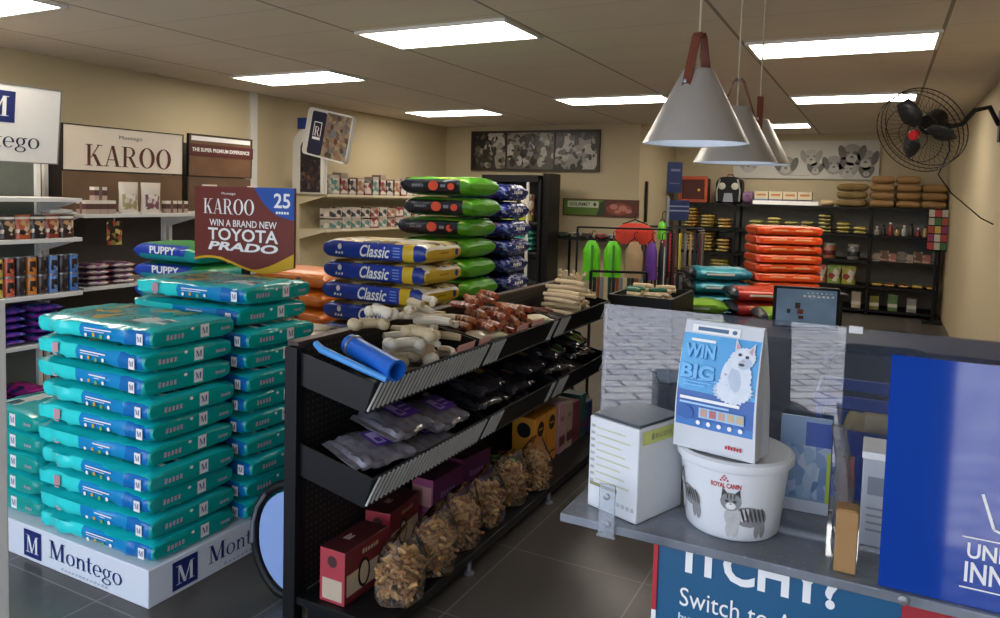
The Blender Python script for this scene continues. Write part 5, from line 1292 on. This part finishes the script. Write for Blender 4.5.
# ------------------------------------------------------------------ orange bag stack on a black table
t = thing('black_table', 'small black table carrying the orange bag stack', 'table', (-.66, 6.42, 0), .45)
MB().box(-.30, .42, -.22, .24, .855, .895).build('top', M_BLACK, t, bevel=.004)
for x in (-.27, .36):
    for y in (-.19, .2): MB().box(x-.018, x+.018, y-.018, y+.018, 0, .855).build('leg', M_BLACK, t)
MB().box(-.25, .34, -.205, -.175, .40, .43).build('stretcher', M_BLACK, t)
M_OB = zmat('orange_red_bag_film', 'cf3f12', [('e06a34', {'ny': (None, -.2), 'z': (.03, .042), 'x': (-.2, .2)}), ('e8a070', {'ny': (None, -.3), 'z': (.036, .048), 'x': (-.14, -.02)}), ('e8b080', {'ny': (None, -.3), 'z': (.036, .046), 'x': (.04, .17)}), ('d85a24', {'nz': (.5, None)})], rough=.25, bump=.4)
def ob_proto(s): 
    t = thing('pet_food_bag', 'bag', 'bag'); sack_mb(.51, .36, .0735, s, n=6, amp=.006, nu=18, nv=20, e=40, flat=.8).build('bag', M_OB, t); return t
obp = [Proto(ob_proto(430+i)) for i in range(2)]
for k in range(7):
    obp[k % 2].put((-.70, 6.40, .897+k*.0742), .42+rnd.uniform(-.02, .02), f'orange-red bag in the stack on the black table, {"topmost" if k == 6 else "lowest" if k == 0 else ORD[k]+" from the bottom"}', 'orange-red bags on the black table')

# pile of teal, red and green bags on the floor behind
def cbag(c, z2, seed, dims=(.5, .36, .105)):
    t = thing('pet_food_bag', 'bag', 'bag')
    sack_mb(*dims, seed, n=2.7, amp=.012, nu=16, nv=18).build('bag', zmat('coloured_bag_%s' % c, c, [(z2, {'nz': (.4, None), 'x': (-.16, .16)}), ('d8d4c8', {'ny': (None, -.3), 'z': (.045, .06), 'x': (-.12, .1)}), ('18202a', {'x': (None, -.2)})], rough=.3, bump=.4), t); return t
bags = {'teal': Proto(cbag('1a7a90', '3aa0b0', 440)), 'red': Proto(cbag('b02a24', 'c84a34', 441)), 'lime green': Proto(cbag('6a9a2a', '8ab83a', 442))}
PX, PY, PR = -.93, 6.05, .44
def inpile(nm, u, v, z, k, where):
    x = PX+u*math.cos(PR)-v*math.sin(PR); y = PY+u*math.sin(PR)+v*math.cos(PR)
    bags[nm].put((x, y, z), PR+rnd.uniform(-.05, .05), f'{nm} bag in the mixed floor pile, {where}, {ORD[k]} from the bottom', 'bags in the mixed floor pile')
for k in range(10): inpile('teal', -.17, .2, .002+.107*k, k, 'rear column')
for k in range(9): inpile('red', .06, -.21, .002+.107*k, k, 'column by the black table')
for k in range(8): inpile('lime green', -.465, -.22, .002+.107*k, k, 'front column')
for k in range(8): inpile('lime green', .155, -.60, .002+.107*k, k, 'second front column')

# ------------------------------------------------------------------ service desk and monitor behind the acrylic
t = thing('service_desk', 'dark service desk behind the acrylic counter', 'desk', (.12, 4.75, 0), 0)
MB().box(-.85, .70, -.3, .3, .80, .835).build('top', M_WOODDK, t, bevel=.004)
MB().box(-.80, .66, -.26, -.23, 0, .80).build('front_panel', M_WOODDK, t)
for x in (-.80, .63): MB().box(x, x+.03, -.23, .28, 0, .80).build('side_panel', M_WOODDK, t)
t = thing('monitor', 'black computer monitor with a lit screen on the service desk', 'monitor', (-.37, 4.80, .806), .2)
MB().box(-.19, .185, 0, .03, .033, .29).build('housing', M_BLACK, t, bevel=.006)
sc_ = bpy.data.materials.new('lit_desktop_screen'); sc_.use_nodes = True
nt = sc_.node_tree; nt.nodes.clear(); e = node(nt, 'ShaderNodeEmission'); o_ = node(nt, 'ShaderNodeOutputMaterial')
tc = node(nt, 'ShaderNodeTexCoord'); n_ = node(nt, 'ShaderNodeTexNoise'); n_.inputs['Scale'].default_value = 6; nt.links.new(tc.outputs['Object'], n_.inputs['Vector'])
nt.links.new(mixc(nt, n_.outputs['Fac'], lin('3c4a58'), lin('66788a')), e.inputs[0]); e.inputs[1].default_value = .8; nt.links.new(e.outputs[0], o_.inputs[0])
scn = MB(); rect(scn, -.172, .05, .167, .275, 0); s_ = scn.build('screen', sc_, t, on('-Y', (0, -.0012, 0)))
q = MB()
for i, (x, y, w, h, c) in enumerate(((-.05,.175,.03,.035,0),(-.035,.14,.035,.03,1),(-.10,.14,.02,.025,2),(-.03,.105,.03,.02,0))): rect(q, x-w/2, y-h/2, x+w/2, y+h/2, c)
for i in range(7): rect(q, -.02+.026*i, .23, -.005+.026*i, .242, 3)
for i in range(6): rect(q, .0+.026*i, .252, .01+.026*i, .258, 3)
q.build('desktop_icons', [mat('icon_brown', '5a3a34', .4), mat('icon_rust', '8a4a34', .4), mat('icon_dark', '3a4448', .4), M_WHITE], s_, T((0,0,.0012)))
MB().box(-.1, .1, -.06, .1, .031, .043).box(-.03, .03, .03, .05, .043, .12).build('stand', M_BLACK, t)

# blue crate, black chair behind the acrylic
t = thing('office_chair', 'black plastic chair behind the acrylic counter', 'chair', (.03, 3.25, 0), .1)
bo = rrect(-.2, .52, .2, 1.03, .1, (1,1,0,0), 8); MB().tube([(x, 0, y) for x, y in bo], .022, 10, closed=True).build('back_frame', M_BLACK, t)
MB().box(-.17, .17, .0, .015, .58, .86).build('back_pad', mat('dark_fabric', '26262a', .8), t)
MB().box(-.22, .22, -.42, .02, .44, .49).build('seat', M_BLACK, t, bevel=.015)
for x in (-.2, .2):
    for y in (-.4, .0): MB().tube([(x,y,0.012),(x*.95,y,.45)], .014, 8).build('leg', M_BLACK, t)
t = thing('plastic_crate', 'open blue plastic crate resting on the chair seat', 'crate', (.03, 3.04, .491))
M_BLUECR = mat('blue_crate_plastic', '1c3f9a', .4, var=.08)
def frame_(z0, z1, a, b, th): 
    m_ = MB()
    for q in ((-a,a,-b,-b+th),(-a,a,b-th,b),(-a,-a+th,-b+th,b-th),(a-th,a,-b+th,b-th)): m_.box(*q, z0, z1)
    return m_
frame_(.38, .425, .21, .155, .014).build('rim', M_BLUECR, t, bevel=.004)
fb = frame_(0, .30, .20, .145, .01); fb.box(-.19, .19, -.135, .135, 0, .01); fb.build('body', M_BLUECR, t)
for sx in (-1, 1):
    for sy in (-1, 1): MB().box(sx*.195-.008, sx*.195+.008, sy*.14-.008, sy*.14+.008, .3, .38).build('corner_post', M_BLUECR, t)
put_mesh('paper_bag', sack_mb(.26, .2, .33, 450, n=2.5, amp=.02).mesh('bag', [mat('yellow_tan_paper', 'b8a05a', .7, var=.3, bump=.4)]), (.04, 3.04, .504), .1, 'yellow-tan paper bag showing inside the blue crate', 'bag', None)

# ------------------------------------------------------------------ acrylic counter in the foreground
CZ = .95
M_ACR = clear_mat('acrylic_sheet', 'e6eaf0', 1.8, .012, haze=.08, hazecol='aab4c6')
M_ACRS = clear_mat('smoked_acrylic_shelf', '9aa2ae', 1.6, .03, haze=.5, hazecol='a4aab4')
t = thing('counter_display', 'front counter with a frosted grey acrylic shelf and blue poster face', 'counter', (.12, 1.62, 0))
MB().box(-.675, .70, -.235, .16, CZ-.018, CZ).build('acrylic_shelf', M_ACRS, t, bevel=.002)
MB().box(-.47, .70, -.155, .15, 0, CZ-.02).build('cabinet', mat('pale_grey_cabinet', 'c6c8cc', .5), t)
MB().box(-.485, -.05, -.165, -.157, .05, CZ-.02).box(-.05, .0, -.165, -.157, .05, CZ-.02).build('poster_panel', mat('deep_teal_blue_print', '14577f', .35, var=.12, scale=5), t)
r_ = MB().box(-.494, -.485, -.17, -.15, .74, CZ-.02).box(-.05, .70, -.168, -.157, .72, CZ-.02)
r_ = MB().box(-.494, -.485, -.17, -.15, .765, CZ-.02); r_.build('red_edge', M_RED, t)
MB().box(-.494, -.485, -.17, -.15, .05, .765).build('white_edge', M_WHITE, t)
MB().box(-.05+.0, .70, -.172, -.158, .05, CZ-.02).build('red_panel', mat('crimson_print', 'a8242e', .4), t)
q = MB()
put_text(q, 'ITCHY?', -.29, .895, .28, .075, 0, fat=.03); put_text(q, 'Switch to An', -.322, .807, .232, .038, 0); put_text(q, 'hypoallergenic', -.367, .762, .145, .022, 1, fat=.02)
q.build('poster_lettering', [M_WHITE, mat('pale_blue_lettering', 'c6d8e6', .4)], t, on('-Y', (0, -.1672, 0)))
# upright acrylic screen
t = thing('acrylic_screen', 'clear upright acrylic screen standing along the back of the counter shelf', 'screen', (.12, 1.69, CZ+.001))
MB().box(-.70, .68, -.003, .003, 0, .395).build('sheet', M_ACR, t)
c_ = MB(); c_.box(-.166, -.140, -.006, .006, .384, .398); c_.build('white_clip', M_WHITE, t)
# clear clip at the shelf edge
t = thing('shelf_clip', 'small clear plastic clip on the shelf edge before the white box', 'clip', (-.452, 1.378, .925))
M_CLIP = clear_mat('clear_clip_plastic', 'e8ecf0', 1.45, .08, haze=.25, hazecol='d8dce2')
MB().box(-.017, .017, -.004, .0, -.0, .11).box(-.02, .02, -.004, .004, 0, .005).build('plate', M_CLIP, t, bevel=.002)
MB().lathe([(.006,0),(.006,.004),(.001,.005)], M=T((0,-.004,.085)) @ Rx(PI/2), seg=12).lathe([(.005,0),(.005,.004),(.001,.005)], M=T((.004,-.004,.03)) @ Rx(PI/2), seg=12).build('screw', M_GREY, t)
t = thing('shelf_screw', 'round screw head on the shelf edge beside the blue board', 'screw', (.067, 1.384, .941)); MB().lathe([(.008,0),(.008,.003),(.001,.005)], M=Rx(PI/2), seg=14).build('head', M_GREY, t)

# white box with yellow-green print
t = thing('product_box', 'white box with pale yellow-green rows and a dark lid on the counter', 'box', (-.401, 1.406, CZ+.001))
ang = math.atan2(1.406-1.452, -.401+.522); W_, D_, H_ = .128, .155, .193
rz = ang; t.rotation_euler = (0, 0, rz)
MB().box(-W_, 0, 0, D_, 0, H_).build('carton', mat('white_carton', 'd6d8da', .4, var=.03), t, bevel=.003)
MB().box(-W_+.006, -.004, .006, D_-.004, H_, H_+.006).build('lid', mat('dark_slate_lid', '3a4048', .2, var=.08), t)
q = MB()
for i in range(8): rect(q, -W_+.02, .062+.0155*i, -.02-.012*(i % 3), .0645+.0155*i, 0)
for i in range(9): rect(q, -W_+.006, .055+.0145*i, -W_+.016, .061+.0145*i, 1)
rect(q, -W_+.006, .048, -.05, .055, 2)
for i in range(4): rect(q, -.05+.012*i, .022, -.042+.012*i, .03, 3)
q.build('front_print', [mat('straw_print', 'c6c79a', .5), mat('soft_grey_marks', 'a9aba6', .5), mat('olive_print', '8a8a5a', .5), mat('pale_marks', 'b0b4b8', .5)], t, on('-Y', (0, -.0012, 0)))
q = MB(); rect(q, .012, .158, .14, .185, 0); marks(q, 5, .075, .1715, .07, .014, 1)
q.build('side_print', [mat('lime_print', 'c9d06a', .45), M_WHITE], t, on('+X', (.0012, 0, 0)))

# white bucket with kitten prints
BX, BYc, BR = -.236, 1.52, .104
t = thing('food_bucket', 'white lidded bucket with tabby kitten print and red crest on the counter', 'bucket', (BX, BYc, CZ+.001))
R0, R1, BH = .090, .106, .150
M_BUCK = mat('white_bucket_plastic', 'e0e2e4', .35, var=.02)
MB().lathe([(R0-.006,0),(R0,.006),(R1,BH),(R1-.004,BH+.002),(.002,BH+.002)], seg=56, cap=False).add([], []).build('body', M_BUCK, t)
MB().lathe([(R1+.004,BH-.012),(R1+.007,BH-.008),(R1+.007,BH+.006),(R1+.0,BH+.010),(R1-.008,BH+.006),(.002,BH+.005)], seg=56, cap=False).build('lid', M_BUCK, t)
def wrap(mb, polys, a0, z0):
    for poly, mi, off in polys:
        vs = []
        for x, y in poly:
            z = z0+y; r = R0+(R1-R0)*min(1, max(0, z/BH))+.0008+off; a = a0+x/.098
            vs.append((r*math.cos(a), r*math.sin(a), z))
        mb.add(vs, [tuple(range(len(vs)))], mi)
def fur(cx, cy, rx, ry, rot=0, n=44, j=.09, sd=1):
    rr = random.Random(sd); c, s = math.cos(rot), math.sin(rot); out = []
    for i in range(n):
        k = 1+(j if i % 2 else -j)*rr.uniform(.3, 1); a = 2*PI*i/n; out.append((cx+k*(rx*math.cos(a)*c-ry*math.sin(a)*s), cy+k*(rx*math.cos(a)*s+ry*math.sin(a)*c)))
    return out
def ell(cx, cy, rx, ry, rot=0, n=14):
    c, s = math.cos(rot), math.sin(rot); return [(cx+rx*math.cos(2*PI*i/n)*c-ry*math.sin(2*PI*i/n)*s, cy+rx*math.cos(2*PI*i/n)*s+ry*math.sin(2*PI*i/n)*c) for i in range(n)]
def kitten(s):
    P = []
    P += [(ell(.012*s,.03*s,.03*s,.02*s,-.15), 0, 0), (ell(.034*s,.026*s,.014*s,.02*s), 0, .0001), (ell(-.018*s,.028*s,.015*s,.022*s,.1), 1, .0001), (ell(-.022*s,.058*s,.019*s,.018*s), 0, .0003)]
    for x in (-.024, -.013, .03, .042): P.append((ell(x*s,.004*s,.006*s,.016*s), 1 if x < 0 else 0, .0002))
    for sx in (-1, 1): P.append(([(-.022*s+sx*.017*s,.066*s),(-.022*s+sx*.006*s,.074*s),(-.022*s+sx*.015*s,.084*s)][::sx], 2, .0003))
    for i in range(6): P.append((ell((.0+.008*i)*s,.034*s,.0022*s,.015*s,.3), 2, .0004))
    for i in range(3): P.append((ell((-.028+.006*i)*s,.069*s,.0014*s,.006*s), 2, .0005))
    P += [(ell(-.022*s,.05*s,.009*s,.007*s), 3, .0005), (ell(-.029*s,.059*s,.0035*s,.003*s), 2, .0006), (ell(-.015*s,.059*s,.0035*s,.003*s), 2, .0006), (ell(-.022*s,.054*s,.0022*s,.0015*s), 4, .0007)]
    return P
KM = [mat('kitten_grey', '8a8a8a', .45, var=.3, scale=90), mat('kitten_pale', 'b8b8b6', .45, var=.2, scale=90), mat('kitten_stripe', '3f3f40', .45), mat('kitten_white', 'dcdcda', .45), mat('kitten_nose', 'a8706a', .45)]
face = math.atan2(-BYc, -BX)   # side turned to the entrance
q = MB(); wrap(q, kitten(1.02), face+.20, .022); q.build('kitten_print', KM, t)
q = MB(); wrap(q, kitten(.95), face-1.12, .04); q.build('kitten_print', KM, t)
q = MB(); vs, fs = text_mesh('ROYAL CANIN', 0, .03)
def wtext(mb, s_, cx, cy, w, h, mi, fat=.03):
    vs, fs = text_mesh(s_, 0, fat); out = []
    for x, y, _ in vs:
        z = cy+y*h; r = R0+(R1-R0)*z/BH+.0009; a = cx+x*w/.1; out.append((r*math.cos(a), r*math.sin(a), z))
    mb.add(out, fs, mi)
q = MB(); wtext(q, 'ROYAL CANIN', face-.13, .112, .055, .010, 0)
for i, (x, y) in enumerate(((-.006,.0),(.0,.001),(.006,.0),(-.003,.005),(.003,.005),(0,.009))): wrap(q, [(ell(x,y,.002,.002,n=8), 0, .0002)], face-.16, .122)
q.build('red_lettering', M_RED, t)

# promotional food bag on the bucket
t = thing('promo_bag', 'blue and white food bag with a white cat picture on the bucket', 'bag', (-.258, 1.478, CZ+.162), -.2)
PW, PH, PD = .165, .250, .075
M_PBAG = zmat('promo_bag_film', 'd3d6da', [(('v', 7, ['2f8fd0', '49a3dc', '2a84c8', '55ace0', '3a98d6']), {'ny': (None, -.05), 'z': (.045, .225), 'x': (-PW/2+.004, PW/2-.006)}), ('1f5fae', {'ny': (None, -.05), 'z': (.045, .115), 'x': (-PW/2+.004, PW/2-.006)}), ('2f78c4', {'ny': (None, -.05), 'z': (.045, .06), 'x': (-PW/2+.004, PW/2-.006)})], rough=.3, bump=.12, bscale=10)
mb = MB(); nx_, nz_ = 12, 16; vs, fs = [], []
ringn = []
for i in range(nz_+1):
    u = i/nz_; z = PH*u; th = PD/2*(1-max(0, (u-.35)/.65)**1.6*.86); w = PW/2*(1-.06*u)
    pr_ = [(-w,-th),(-w*.5,-th*1.04),(0,-th*1.06),(w*.5,-th*1.04),(w,-th),(w*1.0,-th*.3),(w*.96,0),(w*1.0,th*.3),(w,th),(0,th*1.05),(-w,th),(-w*.96,0)]
    for x, y in pr_: vs.append((x, y+.0015*noise.noise(Vector((x*20, y*20, z*20))), z))
n = 12
for i in range(nz_):
    for k in range(n): fs.append((i*n+k, i*n+(k+1) % n, (i+1)*n+(k+1) % n, (i+1)*n+k))
fs += [tuple(range(n))[::-1], tuple(nz_*n+k for k in range(n))]
mb.add(vs, fs, 0, False); mb.build('bag', M_PBAG, t)
def yf(z):  # front face depth at height z
    u = z/PH; return -PD/2*(1-max(0, (u-.35)/.65)**1.6*.86)*1.06-.0012
q = MB()
def addp(poly, mi, off): q.add([(x, yf(z)-off, z) for x, z in poly], [tuple(range(len(poly)))], mi)
R_ = lambda x0, z0, x1, z1: [(x0,z0),(x1,z0),(x1,z1),(x0,z1)]
addp(R_(-.062,.228,.035,.243), 0, .0006)
addp(R_(-.05,.232,.012,.239), 3, .0012); addp(ell(.024,.2355,.005,.004), 3, .0012)
addp(R_(-.06,.211,-.01,.216), 0, .0008)
for s_, cz, w_, h_ in (('WIN', .192, .062, .026), ('BIG', .152, .068, .028)):
    v2, f2 = text_mesh(s_, 0, .04); q.add([(-.038+x*w_, yf(cz+y*h_)-.0012, cz+y*h_) for x, y, _ in v2], f2, 1)
    q.add([(-.039+x*w_, yf(cz+y*h_)-.0022, cz+.0015+y*h_) for x, y, _ in v2], f2, 5)
for k in range(3): addp(R_(-.066,.126+.006*k,-.02+.012*k,.129+.006*k), 5, .001)
addp(R_(-.07,.098,.05,.104), 0, .001); addp(R_(-.07,.090,.03,.094), 4, .001)
addp(R_(-.03,.066,.06,.086), 4, .0008)
for k, c in enumerate((6, 7, 6, 8, 8)): addp(R_(-.026+.018*k,.069,-.013+.018*k,.084), c, .0016)
addp(ell(-.055,.072,.014,.014), 1, .001)
for k in range(5): addp(ell(-.03+.021*k,.056,.0045,.0045), 0, .0016)
for k in range(4): addp(R_(.035,.018,.036,.019), 2, .001)
for k in range(6): addp(R_(.026+.0056*k, .016, .0298+.0056*k, .024 if k % 2 else .0225), 2, .0012)
q.build('front_print', [M_WHITE, mat('deep_blue_print', '1c5aa6', .4), M_RED, mat('steel_blue_print', '4a6a8a', .4), mat('ice_blue_print', '9cc6e6', .4), mat('sky_print', '6ab4e6', .4), mat('peach_print', 'c89a8a', .4), mat('rose_print2', 'b86a6a', .4), mat('sand_print', 'c8b088', .4)], t)
q = MB()
for poly, mi, off in ((fur(.034,.128,.038,.022,.1,sd=2),3,.0008),(fur(.036,.132,.034,.028,.2,sd=3),0,.0010),(fur(.040,.16,.027,.034,.2,sd=4),0,.0016),(fur(.036,.15,.012,.022,.2,sd=5),3,.0019),(fur(.046,.190,.026,.020,.45,j=.06,sd=6),0,.0022),(fur(.052,.182,.014,.010,.4,j=.08,sd=7),3,.0024),(fur(.018,.164,.008,.022,-.25,j=.06,sd=8),0,.0026),
                      ([(.030,.205),(.042,.208),(.030,.226)],0,.0024),([(.055,.206),(.067,.196),(.068,.222)],0,.0024),([(.032,.207),(.040,.209),(.032,.220)],2,.003),([(.057,.205),(.064,.199),(.065,.216)],2,.003),
                      (ell(.041,.198,.004,.003),1,.0032),(ell(.055,.195,.004,.003),1,.0032),(ell(.049,.187,.003,.0022),2,.0032),(ell(.046,.180,.006,.003),1,.0030),(ell(.018,.158,.003,.002),2,.0034)):
    q.add([(x, yf(z)-off, z) for x, z in poly], [tuple(range(len(poly)))], mi)
q.build('cat_picture', [mat('white_cat_print', 'd4dae2', .4, var=.12, scale=90), mat('cat_eye_print', '3a3a40', .4), mat('cat_pink_print', 'c89a9a', .4), mat('cat_grey_print', 'b4c0d0', .4, var=.12, scale=90)], t)

# leaflet holder, cardboard and files on the shelf
t = thing('leaflet', 'blue picture leaflet with a lime edge leaning on the acrylic screen', 'leaflet', (-.115, 1.655, CZ+.001)); t.rotation_euler = (-.06, 0, .05)
MB().box(-.05, .05, -.003, .003, 0, .2).build('sheet', zmat('leaflet_print', '8aa6c6', [(('v', 70, ['7f9cc0', 'a6bcd4', '6f90ba', '93b0cc', '5a7aaa', 'b4c6d8'], (1,1,.5)), {'z': (.03, .14)}), ('2f56b0', {'z': (.14, .19), 'x': (.0, .05)}), ('c6d84a', {'x': (.043, None), 'z': (None, .13)}), ('d8dce2', {'z': (None, .025)})], bump=0, rough=.25), t)
t = thing('cardboard_box', 'narrow brown cardboard box beside the blue board', 'box', (-.024, 1.43, CZ+.001)); MB().box(-.018, .018, -.02, .02, 0, .112).build('carton', M_CARD, t, bevel=.002)
MB().box(-.014, .014, -.018, .018, .112, .114).build('flap', M_CARD, t)
t = thing('file_box', 'pale grey-white file box standing beside the cardboard box', 'box', (.035, 1.60, CZ+.001))
MB().box(-.04, .04, -.05, .05, 0, .175).build('carton', mat('pale_file_board', 'b9bcc0', .5, var=.05), t, bevel=.002); MB().box(-.042, .042, -.052, .052, .168, .182).build('lid', M_WHITE, t, bevel=.002)
q = MB(); rect(q, -.03, .1, .01, .135, 0); 
for k in range(4): rect(q, -.03, .03+.014*k, .025, .034+.014*k, 0)
q.build('print', mat('grey_file_print', '8a8e96', .5), t, on('-Y', (0, -.0512, 0)))
t = thing('plastic_wrap', 'crumpled clear plastic wrap between the leaflet and file box', 'wrap', (-.032, 1.60, CZ+.001))
mb = MB(); vs, fs = [], []
for i in range(9):
    for k in range(10):
        a = 2*PI*k/10; z = .21*i/8; r = (.022+.012*noise.noise(Vector((math.cos(a)*2, math.sin(a)*2, z*25))))*(1.0-.4*i/8); vs.append((r*math.cos(a)-.02*(i/8)**2, r*math.sin(a), z))
for i in range(8):
    for k in range(10): fs.append((i*10+k, i*10+(k+1) % 10, (i+1)*10+(k+1) % 10, (i+1)*10+k))
mb.add(vs, fs, 0, False); mb.build('film', clear_mat('crumpled_film', 'd8d6d4', 1.2, .3, haze=.35, hazecol='b0aeac'), t)
MB().box(-.012, .012, -.008, .008, .04, .15).build('red_insert', mat('dull_red_print', '6a2f2a', .5), t)

# blue board at the right
t = thing('blue_board', 'tall royal blue board with white lettering at the counter end', 'sign', (.18, 1.40, CZ+.001))
def blueboard_mat():
    m, nt, b = base_mat('royal_blue_board', .06, spec=.9); tc = node(nt, 'ShaderNodeTexCoord'); n = node(nt, 'ShaderNodeTexNoise'); n.inputs['Scale'].default_value = 3
    nt.links.new(tc.outputs['Object'], n.inputs['Vector']); nt.links.new(mixc(nt, n.outputs['Fac'], lin('143a94'), lin('1c46a2')), b.inputs['Base Color']); return m
MB().box(-.151, .16, -.004, .004, 0, .40).build('board', blueboard_mat(), t)
q = MB()
put_text(q, 'UNLI', .005, .094, .062, .026, 0, fat=.02); put_text(q, 'INN', .0, .058, .056, .034, 0, fat=.02)
rect(q, -.034, .114, .10, .1165, 0); rect(q, -.034, .03, .10, .0325, 0)
for a, b in (((-.01,.19),(.0,.16)),((.0,.16),(.008,.135)),((.008,.135),(.03,.128))):
    d = Vector((b[0]-a[0], b[1]-a[1], 0)).normalized()*.0022; n_ = Vector((-d.y, d.x, 0))
    q.add([(a[0]-n_.x, a[1]-n_.y, 0), (b[0]-n_.x, b[1]-n_.y, 0), (b[0]+n_.x, b[1]+n_.y, 0), (a[0]+n_.x, a[1]+n_.y, 0)], [(0,1,2,3)], 0)
q.build('lettering', M_WHITE, t, on('-Y', (0, -.0052, 0)))

# ------------------------------------------------------------------ camera, sky, view
cam = bpy.data.cameras.new('camera'); co = bpy.data.objects.new('camera', cam); C.objects.link(co)
F, YAW, PITCH, ROLL, CYP = 738.80, .474536251, .0626525, -.0276993545, 241.4416
cy, sy, cp, sp = math.cos(YAW), math.sin(YAW), math.cos(PITCH), math.sin(PITCH)
fw = Vector((-sy*cp, cy*cp, -sp)); rt = Vector((cy, sy, 0)); dn = fw.cross(rt)
c, s = math.cos(ROLL), math.sin(ROLL); r2 = rt*c+dn*s; d2 = -rt*s+dn*c
co.matrix_world = Matrix(((r2.x, -d2.x, -fw.x, 0), (r2.y, -d2.y, -fw.y, 0), (r2.z, -d2.z, -fw.z, 1.6), (0, 0, 0, 1)))
cam.sensor_width = 36; cam.lens = 36*F/1000; cam.shift_y = -(309-CYP)/1000; cam.clip_start = .05
SC.camera = co
w = bpy.data.worlds.new('sky'); SC.world = w; w.use_nodes = True
bg = w.node_tree.nodes['Background']; bg.inputs[0].default_value = lin('c9d8ee'); bg.inputs[1].default_value = 3.6
sun = bpy.data.lights.new('sun', 'SUN'); sun.energy = 11; sun.angle = .01; sun.color = (1, .96, .9)
so_ = bpy.data.objects.new('sun', sun); C.objects.link(so_); so_.location = (0, 30, 40)
so_.rotation_euler = Vector((.15, -.2, -.97)).to_track_quat('-Z', 'Y').to_euler()
SC.view_settings.view_transform = 'Standard'; SC.view_settings.look = 'None'; SC.view_settings.gamma = 1; SC.view_settings.use_curve_mapping = False
SC.view_settings.exposure = .15
SC.cycles.use_denoising = True
SC.cycles.max_bounces = 8; SC.cycles.transparent_max_bounces = 12
